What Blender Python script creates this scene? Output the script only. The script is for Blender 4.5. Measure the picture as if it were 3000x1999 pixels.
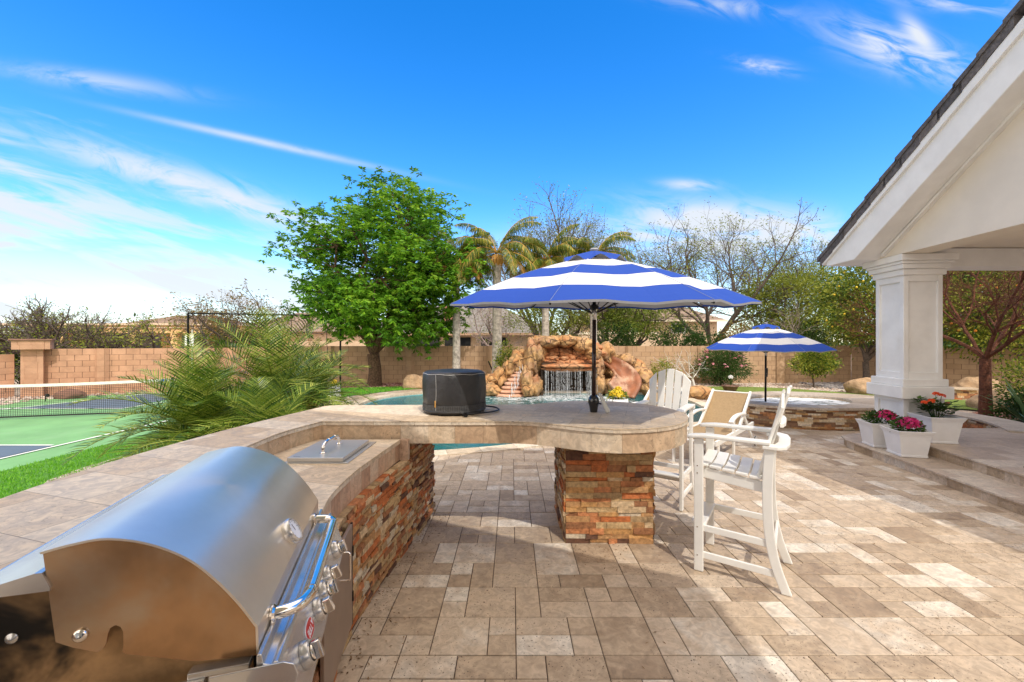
import bpy, math, random
from mathutils import Vector, Matrix, noise
C = bpy.context.scene
for o in list(bpy.data.objects): bpy.data.objects.remove(o)
col = C.collection
F = 1231.0; H = 1.88
V = Vector
# ---------- camera ----------
cd = bpy.data.cameras.new('camera'); cam = bpy.data.objects.new('camera', cd); col.objects.link(cam)
cam.location = (0, 0, H); cam.rotation_euler = (math.radians(90), 0, 0)
cd.sensor_width = 36; cd.lens = 36*F/3000; cd.clip_start = .02; cd.clip_end = 900
C.camera = cam
C.render.resolution_x = 1024; C.render.resolution_y = 682
C.view_settings.view_transform = 'Standard'; C.view_settings.look = 'None'
C.view_settings.exposure = 0.40; C.view_settings.gamma = 1
try:
    C.cycles.max_bounces = 8; C.cycles.transparent_max_bounces = 16
except Exception: pass
# ---------- sun + sky ----------
SAZ = V((.38, -.92, 0)).normalized(); EL = math.radians(52)
SD = V((SAZ.x*math.cos(EL), SAZ.y*math.cos(EL), math.sin(EL)))
sl = bpy.data.lights.new('sun', 'SUN'); sl.energy = 2.15; sl.angle = math.radians(.6); sl.color = (1, .94, .85)
sun = bpy.data.objects.new('sun', sl); col.objects.link(sun); sun.rotation_euler = SD.to_track_quat('Z', 'Y').to_euler()
sun.location = (0, 0, 20)

class NT:
    def __init__(s, nt): s.nt = nt; s.N = nt.nodes; s.L = nt.links
    def n(s, t, **k):
        x = s.N.new(t)
        for a, b in k.items():
            if a.startswith('i_'):
                key = a[2:]; key = int(key) if key.isdigit() else key.replace('_', ' ')
                if isinstance(b, bpy.types.NodeSocket): s.L.new(b, x.inputs[key])
                else: x.inputs[key].default_value = b
            else: setattr(x, a, b)
        return x
    def math(s, op, a, b=0., c=None, clamp=False):
        x = s.N.new('ShaderNodeMath'); x.operation = op; x.use_clamp = clamp
        for i, q in enumerate((a, b, c)):
            if q is None: continue
            if isinstance(q, bpy.types.NodeSocket): s.L.new(q, x.inputs[i])
            else: x.inputs[i].default_value = q
        return x.outputs[0]
    def ss(s, v, lo, hi, a=0., b=1.):
        x = s.N.new('ShaderNodeMapRange'); x.interpolation_type = 'SMOOTHSTEP'
        s.L.new(v, x.inputs[0])
        for i, q in enumerate((lo, hi, a, b)): x.inputs[i+1].default_value = q
        return x.outputs[0]
    def mix(s, f, a, b, mode='MIX'):
        x = s.N.new('ShaderNodeMix'); x.data_type = 'RGBA'; x.blend_type = mode; x.clamp_factor = True
        for k, q in ((0, f), (6, a), (7, b)):
            if isinstance(q, bpy.types.NodeSocket): s.L.new(q, x.inputs[k])
            else: x.inputs[k].default_value = (q if k == 0 else (*q, 1) if len(q) == 3 else q)
        return x.outputs[2]
    def noise(s, vec, scale, detail=4, rough=.55, dist=0.):
        x = s.N.new('ShaderNodeTexNoise'); x.inputs['Scale'].default_value = scale
        x.inputs['Detail'].default_value = detail; x.inputs['Roughness'].default_value = rough
        x.inputs['Distortion'].default_value = dist
        if vec: s.L.new(vec, x.inputs['Vector'])
        return x.outputs[0]

w = bpy.data.worlds.new('World'); C.world = w; w.use_nodes = True
T = NT(w.node_tree); T.N.clear()
sky = T.n('ShaderNodeTexSky', sky_type='NISHITA', sun_disc=False, sun_elevation=EL,
          sun_rotation=math.atan2(SAZ.x, SAZ.y), air_density=1.0, dust_density=.3, ozone_density=3.0)
hs = T.n('ShaderNodeHueSaturation', i_Saturation=1.40, i_Value=2.2, i_Hue=.507, i_Color=sky.outputs[0])
tc = T.n('ShaderNodeTexCoord'); sx = T.n('ShaderNodeSeparateXYZ', i_0=tc.outputs['Generated'])
yy = T.math('MAXIMUM', sx.outputs[1], .12)
a = T.math('DIVIDE', sx.outputs[0], yy); e = T.math('DIVIDE', sx.outputs[2], yy)
def rotc(th, ax, ex, wob=0):
    c, s_ = math.cos(th), math.sin(th)
    u = T.math('ADD', T.math('MULTIPLY', a, c), T.math('MULTIPLY', e, s_))
    v = T.math('SUBTRACT', T.math('MULTIPLY', e, c), T.math('MULTIPLY', a, s_))
    return u, v
def streak(th, su, sv, sc, det=6, dist=0., off=0.):
    u, v = rotc(th, 0, 0)
    cb = T.n('ShaderNodeCombineXYZ'); T.L.new(T.math('MULTIPLY', u, su), cb.inputs[0]); T.L.new(T.math('MULTIPLY', v, sv), cb.inputs[1])
    cb.inputs[2].default_value = off
    return T.noise(cb.outputs[0], sc, det, .6, dist)
def blob(a0, e0, th, la, le):
    c, s_ = math.cos(th), math.sin(th)
    da = T.math('SUBTRACT', a, a0); de = T.math('SUBTRACT', e, e0)
    u = T.math('DIVIDE', T.math('ADD', T.math('MULTIPLY', da, c), T.math('MULTIPLY', de, s_)), la)
    v = T.math('DIVIDE', T.math('SUBTRACT', T.math('MULTIPLY', de, c), T.math('MULTIPLY', da, s_)), le)
    r = T.math('ADD', T.math('MULTIPLY', u, u), T.math('MULTIPLY', v, v))
    return T.math('POWER', 2.718, T.math('MULTIPLY', r, -1.))
th = math.radians(-13)
n1 = streak(th, 1.0, 7.0, 2.3, 11, .9, 2.0); n2 = streak(math.radians(-20), 1.0, 10., 2.2, 8, .7, 5.); n3 = streak(math.radians(-8), 1, 3., 1.0, 6, .5, 9.)
# broad cirrus sheet, low and to the left
edge = T.math('ADD', e, T.math('MULTIPLY', a, .42))
m1 = T.ss(edge, .17, -.20)
thr = T.math('SUBTRACT', T.math('ADD', T.math('MULTIPLY', n1, .95), T.math('MULTIPLY', n2, .42)), .42)
c1 = T.math('MULTIPLY', T.ss(T.math('ADD', thr, T.math('MULTIPLY', m1, .26)), .33, .60), T.math('POWER', m1, .8))
# low bright band at the horizon on the left
c2 = T.math('MULTIPLY', T.ss(T.math('ADD', e, T.math('MULTIPLY', a, .12)), .17, -.06), T.ss(n3, .25, .6))
# separate wisps
def wisp(a0, e0, deg, la, le, k, nz, lo=.35, hi=.7):
    return T.math('MULTIPLY', T.math('MULTIPLY', blob(a0, e0, math.radians(deg), la, le), k), T.ss(nz, lo, hi))
n4 = streak(math.radians(-20), 1., 3.2, 6., 8, 1.2, 1.); n5 = streak(math.radians(-8), 1., 3., 5, 8, 1., 7.)
ws = [wisp(.93, .69, -18, .15, .045, 1.25, n4, .33, .66), wisp(.97, .725, -50, .055, .02, 1.1, n4, .1, .4), wisp(.60, .655, -10, .07, .015, 1.1, n5), wisp(.50, .80, -8, .14, .02, .6, n4),
      wisp(.42, .372, -2, .06, .012, .8, n5, .3, .55), wisp(.55, .265, -6, .24, .05, 1.9, n5, .32, .62), wisp(.45, .24, 0, .35, .035, 1.3, n5, .3, .6),
      wisp(-.60, .475, -12.5, .27, .008, .75, n5, .15, .5), wisp(-.85, .40, -15, .26, .030, .9, n4, .3, .6), wisp(-.62, .33, -17, .22, .012, .8, n5, .2, .5), wisp(-1.0, .62, -8, .2, .02, .6, n5, .3, .6), wisp(-.6, .31, -20, .3, .03, 1.0, n4, .3, .6),
      wisp(1.1, .8, -5, .16, .02, .8, n5), wisp(-.1, .12, 0, .5, .08, .5, n5, .2, .7), wisp(.5, .1, 0, 1., .09, .6, n3, .2, .7)]
cl = T.math('MAXIMUM', c1, T.math('MULTIPLY', c2, .72))
for q in ws: cl = T.math('ADD', cl, T.math('MULTIPLY', q, T.math('SUBTRACT', 1., T.math('MINIMUM', cl, 1.))))
up = T.ss(sx.outputs[1], -.05, .15)
cl = T.math('MULTIPLY', cl, up, None, True)
cl = T.math('MULTIPLY', cl, .95, None, True)
skyc = T.mix(cl, hs.outputs[0], (5.6, 5.9, 6.3))
# unseen warm cloud added behind and high above the viewpoint as fill light
fill_cloud = T.math('MAXIMUM', T.ss(sx.outputs[1], -.02, -.35), T.ss(sx.outputs[2], .65, .80))
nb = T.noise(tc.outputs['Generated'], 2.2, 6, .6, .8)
skyc = T.mix(T.math('MULTIPLY', fill_cloud, T.ss(nb, .2, .55, .55, 1.)), skyc, (13.2, 11.6, 9.9))
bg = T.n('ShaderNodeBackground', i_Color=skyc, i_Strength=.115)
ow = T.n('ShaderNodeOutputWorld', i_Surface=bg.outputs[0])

# ---------- helpers ----------
R = random.Random(7)
def G(px, py, z=0.):
    d = F*(H-z)/(py-1000); return V(((px-1500)*d/F, d, z))
def A(px, py, d): return V(((px-1500)*d/F, d, H+(1000-py)*d/F))
org = {}
def setp(o, label=None, cat=None, group=None, kind=None):
    if label: o['label'] = label
    if cat: o['category'] = cat
    if group: o['group'] = group
    if kind: o['kind'] = kind
    return o
def thing(name, label, cat, loc=(0, 0, 0), group=None):
    o = bpy.data.objects.new(name, None); col.objects.link(o); o.location = loc; o.empty_display_size = .2
    org[o.name] = V(loc); return setp(o, label, cat, group)
class MB:
    def __init__(s): s.v = []; s.f = []; s.r = []
    def add(s, vs, fs, r=.5):
        n = len(s.v); s.v.extend([tuple(q) for q in vs]); s.f.extend([tuple(i+n for i in f) for f in fs])
        s.r.extend([r]*len(fs)); return s
    def hexa(s, p, r=.5):   # 8 corners: bottom 4 ccw, top 4 ccw
        return s.add(p, [(3, 2, 1, 0), (4, 5, 6, 7), (0, 1, 5, 4), (1, 2, 6, 5), (2, 3, 7, 6), (3, 0, 4, 7)], r)
    def box(s, x0, x1, y0, y1, z0, z1, M=None, r=.5):
        p = [V(q) for q in ((x0, y0, z0), (x1, y0, z0), (x1, y1, z0), (x0, y1, z0), (x0, y0, z1), (x1, y0, z1), (x1, y1, z1), (x0, y1, z1))]
        if M is not None: p = [M @ q for q in p]
        return s.hexa(p, r)
    def board(s, a, b, w, h, side=None, r=.5):  # bar from a to b; w along 'side', h along cross
        a = V(a); b = V(b); d = (b-a).normalized(); sd = V(side) if side is not None else d.cross(V((0, 0, 1)))
        if sd.length < 1e-4: sd = V((1, 0, 0))
        sd = (sd - d*sd.dot(d)).normalized(); u = sd.cross(d).normalized()
        sd = sd*w/2; u = u*h/2
        return s.hexa([a-sd-u, a+sd-u, b+sd-u, b-sd-u, a-sd+u, a+sd+u, b+sd+u, b-sd+u], r)
    def prism(s, poly, z0, z1, r=.5, M=None):
        n = len(poly); vs = [V((p[0], p[1], z0)) for p in poly]+[V((p[0], p[1], z1)) for p in poly]
        if M is not None: vs = [M @ q for q in vs]
        fs = [tuple(range(n-1, -1, -1)), tuple(range(n, 2*n))]+[(i, (i+1) % n, (i+1) % n+n, i+n) for i in range(n)]
        return s.add(vs, fs, r)
    def tube(s, pts, rad, n=8, r=.5, cap=True):
        pts = [V(p) for p in pts]; rs = rad if isinstance(rad, (list, tuple)) else [rad]*len(pts)
        vs = []; prev = None
        for i, p in enumerate(pts):
            d = (pts[min(i+1, len(pts)-1)]-pts[max(i-1, 0)]).normalized()
            if prev is None:
                u = d.cross(V((0, 0, 1)));
                if u.length < .01: u = V((1, 0, 0))
                u.normalize()
            else:
                u = (prev-d*prev.dot(d)).normalized()
            prev = u; w_ = d.cross(u)
            for k in range(n):
                t = 2*math.pi*k/n; vs.append(p+(u*math.cos(t)+w_*math.sin(t))*rs[i])
        fs = [(i*n+k, i*n+(k+1) % n, (i+1)*n+(k+1) % n, (i+1)*n+k) for i in range(len(pts)-1) for k in range(n)]
        if cap and n > 3: fs += [tuple(range(n-1, -1, -1)), tuple(range((len(pts)-1)*n, len(pts)*n))]
        return s.add(vs, fs, r)
    def lathe(s, prof, n=24, M=None, r=.5, cap=True, wob=None):
        vs = []
        for (rr, z) in prof:
            for k in range(n):
                t = 2*math.pi*k/n; q = rr*(wob(t, z) if wob else 1); p = V((q*math.cos(t), q*math.sin(t), z)); vs.append(M @ p if M is not None else p)
        m = len(prof)
        fs = [(i*n+k, i*n+(k+1) % n, (i+1)*n+(k+1) % n, (i+1)*n+k) for i in range(m-1) for k in range(n)]
        if cap: fs += [tuple(range(n-1, -1, -1)), tuple(range((m-1)*n, m*n))]
        return s.add(vs, fs, r)
    def blob(s, c, rad, sub=3, amp=.18, fr=1.3, r=.5, seed=0, flat=None, ridge=0.):
        vs, fs = ico(sub); c = V(c); out = []
        rad = V(rad) if not isinstance(rad, (int, float)) else V((rad,)*3)
        for p in vs:
            q = p*fr+V((seed*3.1, seed*1.7, seed))
            d = 1+amp*noise.noise(q)*1.6+amp*.5*noise.noise(q*2.7)
            if ridge:
                ds, pt = noise.voronoi(q*1.05+V((9, 9, 9))); d -= ridge*max(0, .20-(ds[1]-ds[0]))*2.2; d += ridge*1.3*noise.noise(pt[0]*4.7)
            z = V((p.x*rad.x, p.y*rad.y, p.z*rad.z))*d
            if flat is not None and c.z+z.z < flat: z.z = flat-c.z
            out.append(c+z)
        return s.add(out, fs, r)
    def build(s, name, mat, parent=None, smooth=False, bevel=0, loc=None, sub=0):
        o_ = org.get(parent.name, V((0, 0, 0))) if parent is not None else (V(loc) if loc is not None else V((0, 0, 0)))
        me = bpy.data.meshes.new(name)
        me.from_pydata([(x-o_.x, y-o_.y, z-o_.z) for x, y, z in s.v], [], s.f)
        at = me.attributes.new('rv', 'FLOAT', 'FACE'); at.data.foreach_set('value', s.r)
        if smooth: me.polygons.foreach_set('use_smooth', [True]*len(me.polygons))
        me.materials.append(mat); me.update()
        ob = bpy.data.objects.new(name, me); col.objects.link(ob)
        if parent is not None: ob.parent = parent; org[ob.name] = o_
        else: ob.location = o_; org[ob.name] = o_
        if bevel:
            b = ob.modifiers.new('bevel', 'BEVEL'); b.width = bevel; b.segments = 2; b.limit_method = 'ANGLE'; b.angle_limit = .6
        if sub:
            m_ = ob.modifiers.new('sub', 'SUBSURF'); m_.levels = sub; m_.render_levels = sub
        return ob
_ico = {}
def ico(sub):
    if sub in _ico: return _ico[sub]
    import bmesh
    bm = bmesh.new(); bmesh.ops.create_icosphere(bm, subdivisions=sub, radius=1)
    bm.verts.ensure_lookup_table(); r_ = ([v.co.copy() for v in bm.verts], [tuple(v.index for v in f.verts) for f in bm.faces]); bm.free()
    _ico[sub] = r_; return r_
def parts(name, mat, parent, mbs, **k):
    for q in mbs: q.build(name, mat, parent, **k)
def solo(mb, name, mat, label, cat, loc, group=None, **k):
    return setp(mb.build(name, mat, loc=loc, **k), label, cat, group)
def struct(mb, name, mat, kind='structure', **k): return setp(mb.build(name, mat, **k), kind=kind)
def dup(o, parent=None, loc=None, rz=None, scale=None, label=None):
    c = o.copy(); col.objects.link(c)
    if parent is not None: c.parent = parent
    if loc is not None: c.location = loc
    if rz is not None: c.rotation_euler = (0, 0, rz)
    if scale is not None: c.scale = (scale,)*3
    if label: c['label'] = label
    for ch in o.children: dup(ch, c)
    return c
def smooth_path(pts, n=6, closed=False):
    P = [V(p) for p in pts]; out = []; m = len(P)
    rng = range(m if closed else m-1)
    for i in rng:
        if closed: p0, p1, p2, p3 = P[i-1], P[i], P[(i+1) % m], P[(i+2) % m]
        else: p0, p1, p2, p3 = P[max(i-1, 0)], P[i], P[i+1], P[min(i+2, m-1)]
        for k in range(n):
            t = k/n
            out.append(.5*((2*p1)+(p2-p0)*t+(2*p0-5*p1+4*p2-p3)*t*t+(3*p1-p0-3*p2+p3)*t**3))
    if not closed: out.append(P[-1])
    return out
class Path:   # arc-length sampled 2-D path, nrm = right-hand normal
    def __init__(s, pts):
        s.p = [V((q[0], q[1], 0)) for q in pts]; s.c = [0]
        for i in range(1, len(s.p)): s.c.append(s.c[-1]+(s.p[i]-s.p[i-1]).length)
        s.L = s.c[-1]
    def at(s, t):
        t = min(max(t, 0), s.L); i = 0
        lo, hi = 0, len(s.c)-2
        while lo < hi:
            m_ = (lo+hi+1)//2
            if s.c[m_] <= t: lo = m_
            else: hi = m_-1
        i = lo; k = (t-s.c[i])/max(s.c[i+1]-s.c[i], 1e-6); d = (s.p[i+1]-s.p[i]).normalized()
        return s.p[i].lerp(s.p[i+1], k), V((d.y, -d.x, 0))
def ledger(mb, pts, z0, z1, hh=(.02, .045), ll=(.06, .24), prot=.03, rnd=None, jit=.004, depth=.05, gap=.0015, seg=.18, blk=False):
    rnd = rnd or R; P = Path(pts); z = z0; row = 0
    while z < z1-.004:
        h = rnd.uniform(*hh); h = min(h, z1-z)
        if z1-(z+h) < hh[0]*.5: h = z1-z
        t = 0.
        if blk: t = -(ll[0]/2 if row % 2 else 0)
        base = rnd.uniform(0, prot*.5)
        while t < P.L-.004:
            l = rnd.uniform(*ll)
            t1 = min(t+l, P.L)
            if P.L-t1 < ll[0]*.3: t1 = P.L
            ta = max(t, 0)
            n_ = max(1, int((t1-ta)/seg)) if not blk else 1
            o = base+rnd.uniform(0, prot*.6); rv = rnd.random()
            zz1 = z+h-gap
            for k in range(n_):
                a_, na = P.at(ta+(t1-ta)*k/n_+(gap if k == 0 else 0)); b_, nb = P.at(ta+(t1-ta)*(k+1)/n_-(gap if k == n_-1 else 0))
                j = lambda: rnd.uniform(-jit, jit)
                u = V((0, 0, 1))
                mb.hexa([a_-na*depth+u*z, b_-nb*depth+u*z, b_+nb*(o+j())+u*(z+j()*.4), a_+na*(o+j())+u*(z+j()*.4),
                         a_-na*depth+u*zz1, b_-nb*depth+u*zz1, b_+nb*(o+j())+u*(zz1+j()*.4), a_+na*(o+j())+u*(zz1+j()*.4)][::1], rv)
            t += l
            if t1 >= P.L: break
        z += h; row += 1
    return mb
# ---------- materials ----------
def mat(name, base=(.5, .5, .5), rough=.6, metal=0., ramp=None, rconst=False, nz=None, nz2=None, bump=None, spec=.5, transl=0., emis=None, coat=0., aniso=0., under=None, brush=False):
    m = bpy.data.materials.new(name); m.use_nodes = True; T = NT(m.node_tree); N = T.N; b = N['Principled BSDF']
    tc = T.n('ShaderNodeTexCoord'); ob = tc.outputs['Object']
    colr = None
    if ramp:
        at = T.n('ShaderNodeAttribute', attribute_name='rv'); cr = N.new('ShaderNodeValToRGB'); T.L.new(at.outputs['Fac'], cr.inputs[0])
        el = cr.color_ramp.elements; n = len(ramp)
        while len(el) < n: el.new(.5)
        for i, q in enumerate(ramp): el[i].position = i/n if rconst else i/(n-1); el[i].color = (*q, 1)
        if rconst: cr.color_ramp.interpolation = 'CONSTANT'
        colr = cr.outputs[0]
    else:
        rg = N.new('ShaderNodeRGB'); rg.outputs[0].default_value = (*base, 1); colr = rg.outputs[0]
    if nz:
        f = T.noise(ob, nz[0], 6, .6); v = T.ss(f, .28, .72, 1-nz[1], 1+nz[1]*.7)
        cb = T.n('ShaderNodeCombineColor', i_0=v, i_1=v, i_2=v); colr = T.mix(1., colr, cb.outputs[0], 'MULTIPLY')
    if nz2:   # (scale, colour, lo, hi) patches of another colour
        f = T.ss(T.noise(ob, nz2[0], 5, .6, .4), nz2[2], nz2[3]); colr = T.mix(f, colr, nz2[1])
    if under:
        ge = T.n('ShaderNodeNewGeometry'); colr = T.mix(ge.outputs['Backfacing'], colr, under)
    if brush:
        mp = T.n('ShaderNodeMapping', i_0=ob); mp.inputs['Rotation'].default_value = (0, 0, -.276); mp.inputs['Scale'].default_value = (1.5, 160, 1.5)
        bf = T.noise(mp.outputs[0], 1., 4, .7); vv = T.ss(bf, .3, .7, .88, 1.06); cb = T.n('ShaderNodeCombineColor', i_0=vv, i_1=vv, i_2=vv); colr = T.mix(1., colr, cb.outputs[0], 'MULTIPLY')
        b.inputs['Roughness'].default_value = rough; T.L.new(T.ss(T.noise(ob, 4, 4, .6), .3, .7, rough-.07, rough+.10), b.inputs['Roughness'])
    T.L.new(colr, b.inputs['Base Color'])
    if not brush: b.inputs['Roughness'].default_value = rough
    b.inputs['Metallic'].default_value = metal
    b.inputs['Specular IOR Level'].default_value = spec
    if coat: b.inputs['Coat Weight'].default_value = coat; b.inputs['Coat Roughness'].default_value = .08
    if aniso: b.inputs['Anisotropic'].default_value = aniso
    if bump:
        f = T.noise(ob, bump[0], 6, .6); bp = T.n('ShaderNodeBump', i_Strength=bump[1], i_Distance=bump[2] if len(bump) > 2 else .01); T.L.new(f, bp.inputs['Height'])
        T.L.new(bp.outputs[0], b.inputs['Normal'])
    if transl:
        tr = T.n('ShaderNodeBsdfTranslucent'); T.L.new(colr, tr.inputs[0]); mx = T.n('ShaderNodeMixShader', i_0=transl); T.L.new(b.outputs[0], mx.inputs[1]); T.L.new(tr.outputs[0], mx.inputs[2])
        T.L.new(mx.outputs[0], N['Material Output'].inputs[0])
    m['x'] = 1; return m
def travertine(name, cols, tile=None, pit=.5, rough=.5, grout=(.2, .15, .1), off=.5, rot=0.):
    m = bpy.data.materials.new(name); m.use_nodes = True; T = NT(m.node_tree); N = T.N; b = N['Principled BSDF']
    tc = T.n('ShaderNodeTexCoord'); ob = tc.outputs['Object']
    cr = N.new('ShaderNodeValToRGB'); el = cr.color_ramp.elements
    while len(el) < len(cols): el.new(.5)
    for i, q in enumerate(cols): el[i].position = i/(len(cols)-1); el[i].color = (*q, 1)
    at = T.n('ShaderNodeAttribute', attribute_name='rv'); rvv = at.outputs['Fac']
    mort = None
    if tile:
        mp = T.n('ShaderNodeMapping', i_0=ob); mp.inputs['Rotation'].default_value = (0, 0, rot)
        br = T.n('ShaderNodeTexBrick', i_Vector=mp.outputs[0], i_Color1=(0, 0, 0, 1), i_Color2=(1, 1, 1, 1), i_Mortar=(.5, .5, .5, 1), offset=off,
                 i_Scale=1., i_Mortar_Size=.0022, i_Mortar_Smooth=.3, i_Bias=0., i_Brick_Width=tile[0], i_Row_Height=tile[1])
        rvv = T.n('ShaderNodeSeparateColor', i_0=br.outputs[0]).outputs[0]; mort = br.outputs[1]
    rv2 = T.math('ADD', rvv, T.math('MULTIPLY', T.math('SUBTRACT', T.noise(ob, 5., 6, .6, .6), .5), .9), None, True)
    T.L.new(rv2, cr.inputs[0]); c = cr.outputs[0]
    # veins / cloudy stains belong to the stone
    st = T.noise(ob, 14., 8, .65, 1.2); v = T.ss(st, .3, .7, .74, 1.14); cb = T.n('ShaderNodeCombineColor', i_0=v, i_1=v, i_2=v); c = T.mix(1., c, cb.outputs[0], 'MULTIPLY')
    rust = T.math('MULTIPLY', T.ss(T.noise(ob, 3.1, 6, .7, 1.), .58, .8), .45); c = T.mix(rust, c, (.36, .20, .11))
    p1 = T.math('MAXIMUM', T.ss(T.noise(ob, 62., 3, .6), .625, .66), T.math('MULTIPLY', T.ss(T.noise(ob, 21., 4, .7, .8), .66, .70), .9)); dens = T.ss(T.math('ADD', T.noise(ob, 2.3, 3, .5), T.math('MULTIPLY', T.math('FRACT', T.math('MULTIPLY', rvv, 7.3)), .45)), .52, .85)
    pm = T.math('MULTIPLY', T.math('MULTIPLY', p1, dens), pit); c = T.mix(pm, c, (.07, .045, .03))
    h = T.math('SUBTRACT', T.math('MULTIPLY', T.noise(ob, 30., 6, .6), .25), pm)
    if mort:
        c = T.mix(mort, c, grout); h = T.math('SUBTRACT', h, mort)
    T.L.new(c, b.inputs['Base Color'])
    T.L.new(T.ss(st, .2, .8, rough-.12, rough+.15), b.inputs['Roughness'])
    bp = T.n('ShaderNodeBump', i_Strength=.5, i_Distance=.004); T.L.new(h, bp.inputs['Height']); T.L.new(bp.outputs[0], b.inputs['Normal'])
    return m
PAV = travertine('patio_travertine', [(.34, .25, .17), (.46, .355, .25), (.51, .40, .29), (.55, .445, .335), (.70, .63, .535)], None, 1., .6)
COP = travertine('coping_travertine', [(.52, .40, .28), (.60, .48, .35), (.66, .56, .43)], (.3, .3), .5, .6)
CTOP = travertine('counter_travertine', [(.54, .41, .27), (.61, .475, .325), (.66, .54, .395), (.71, .60, .455)], (.46, .30), .35, .56, (.30, .24, .18), .5, .3)
TRIM = travertine('trim_travertine', [(.44, .30, .19), (.55, .39, .25), (.58, .45, .31), (.66, .55, .42)], None, .6, .5)
NOSE = travertine('nosing_travertine', [(.56, .45, .33), (.64, .54, .42), (.70, .62, .50)], None, .5, .6)
LEDGE = mat('stacked_stone', ramp=[(.13, .06, .035), (.46, .14, .04), (.50, .27, .10), (.40, .27, .14), (.58, .42, .25), (.50, .20, .08), (.50, .34, .17), (.32, .14, .06), (.55, .46, .34), (.44, .24, .10)], rconst=True,
            rough=.75, nz=(28, .35), nz2=(9, (.50, .22, .08), .60, .75), bump=(45, .7, .012))
BLOCK = mat('block_wall', ramp=[(.46, .255, .155), (.54, .31, .195), (.50, .28, .17)], rough=.9, nz=(3, .14), bump=(90, .4, .004))
BLOCK2 = mat('block_wall_tan', ramp=[(.44, .29, .17), (.50, .34, .21), (.47, .31, .19)], rough=.9, nz=(2, .12), bump=(90, .4, .004))
GROUT = mat('grout', (.055, .038, .027), .95)
CORE = mat('dark_core', (.12, .08, .055), .95)
STUC = mat('stucco_white', (.79, .79, .77), .85, nz=(2.5, .07), nz2=(1.3, (.68, .66, .61), .52, .85), bump=(140, .35, .003))
STUC2 = mat('stucco_cream', (.74, .68, .58), .88, nz=(2, .05), bump=(140, .35, .003))
WPLAST = mat('white_poly', (.82, .81, .77), .38, nz=(5, .05), bump=(60, .08, .002))
POTW = mat('white_pot', (.80, .80, .80), .4, nz=(5, .04))
STEEL = mat('brushed_steel', (.68, .66, .63), .26, .85, nz=(7, .12), aniso=.6)
STEELF = mat('hood_steel', (.86, .77, .65), .30, .80, nz=(2.2, .10), nz2=(3, (.55, .43, .29), .60, .9), aniso=.5)
BURNT_REFL = mat('heat_tint_reflection_steel', (.50, .30, .155), .24, .85, nz=(5, .25), nz2=(2.6, (.56, .43, .30), .45, .7))  # brown is heat tint plus the patio's reflection put into the colour
SOOT = mat('sooty_steel', (.46, .28, .13), .5, .35, nz=(5, .5), nz2=(2.6, (.012, .01, .008), .50, .66))
CHROME = mat('chrome', (.90, .84, .76), .07, 1.)
DARKM = mat('black_metal', (.012, .012, .013), .35, .6)
DARKP = mat('black_plastic', (.015, .015, .016), .45)
COVER = mat('black_vinyl', (.028, .028, .03), .42, nz=(6, .25), bump=(9, .45, .03))
CMESH = mat('cover_mesh_grey', (.16, .16, .16), .7)
THREAD = mat('white_thread', (.6, .6, .58), .8); SEAM = mat('seam_thread', (.22, .27, .42), .8)
GREYL = mat('cooler_lid_steel', (.52, .52, .51), .34, .55, nz=(3, .05))
DOORM = mat('door_brown_steel', (.40, .31, .25), .38, .75, nz=(3, .12))
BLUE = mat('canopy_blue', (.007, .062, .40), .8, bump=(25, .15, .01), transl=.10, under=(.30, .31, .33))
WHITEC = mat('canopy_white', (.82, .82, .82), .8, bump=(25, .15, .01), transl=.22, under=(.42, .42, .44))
TAN = mat('tan_sling', (.33, .225, .115), .8, nz=(30, .12), bump=(300, .4, .002))
ROOFT = mat('roof_tile', ramp=[(.075, .07, .072), (.11, .10, .10), (.15, .13, .12)], rough=.85, nz=(20, .4), bump=(60, .7, .01))
RED = mat('badge_red', (.55, .02, .02), .35); WHT = mat('white_enamel', (.85, .85, .85), .4)
BARK = mat('bark_brown', (.13, .075, .045), .95, nz=(14, .5), bump=(22, 1., .04))
BARKG = mat('bark_grey', (.13, .10, .08), .95, nz=(12, .4), bump=(22, .6, .02))
BARKR = mat('bark_red', (.15, .055, .028), .95, nz=(12, .5), bump=(22, 1., .04))
PALMT = mat('palm_trunk', (.46, .42, .36), .9, nz=(9, .4), bump=(14, .9, .03))
SOIL = mat('soil', (.12, .08, .055), .95)
def leaf(name, ramp, transl=.35, rough=.55): return mat(name, ramp=ramp, rough=rough, transl=transl, spec=.3)
LTREE = leaf('leaf_bright', [(.035, .11, .01), (.09, .25, .012), (.18, .39, .02), (.34, .54, .035)])
LYOUNG = leaf('young_palm_leaf', [(.03, .08, .012), (.09, .17, .018), (.20, .28, .03), (.42, .46, .09)], .22, .35)
LOLIVE = leaf('leaf_olive', [(.10, .14, .02), (.23, .28, .035), (.38, .40, .06)])
LCIT = leaf('leaf_citrus', [(.04, .09, .01), (.10, .18, .02), (.30, .33, .04), (.42, .42, .06)])
LDARK = leaf('leaf_dark', [(.02, .05, .012), (.05, .11, .02), (.09, .17, .03)])
LQUEEN = leaf('queen_palm_leaf', [(.035, .075, .012), (.08, .14, .015), (.20, .24, .03), (.50, .38, .07)], .25, .4)
LPALM = leaf('palm_leaf', [(.035, .08, .012), (.09, .15, .02), (.20, .26, .035), (.36, .38, .07)], .25, .4)
LDEAD = leaf('palm_dead', [(.42, .20, .04), (.60, .33, .08), (.36, .33, .06)], .25)
LFALL = leaf('leaf_rust', [(.30, .14, .04), (.28, .20, .05), (.16, .18, .04)])
PINK = leaf('petal_magenta', [(.45, .01, .09), (.62, .02, .16), (.75, .06, .28)], .2); ORNG = leaf('petal_orange', [(.7, .06, .02), (.8, .12, .02)], .2)
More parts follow.
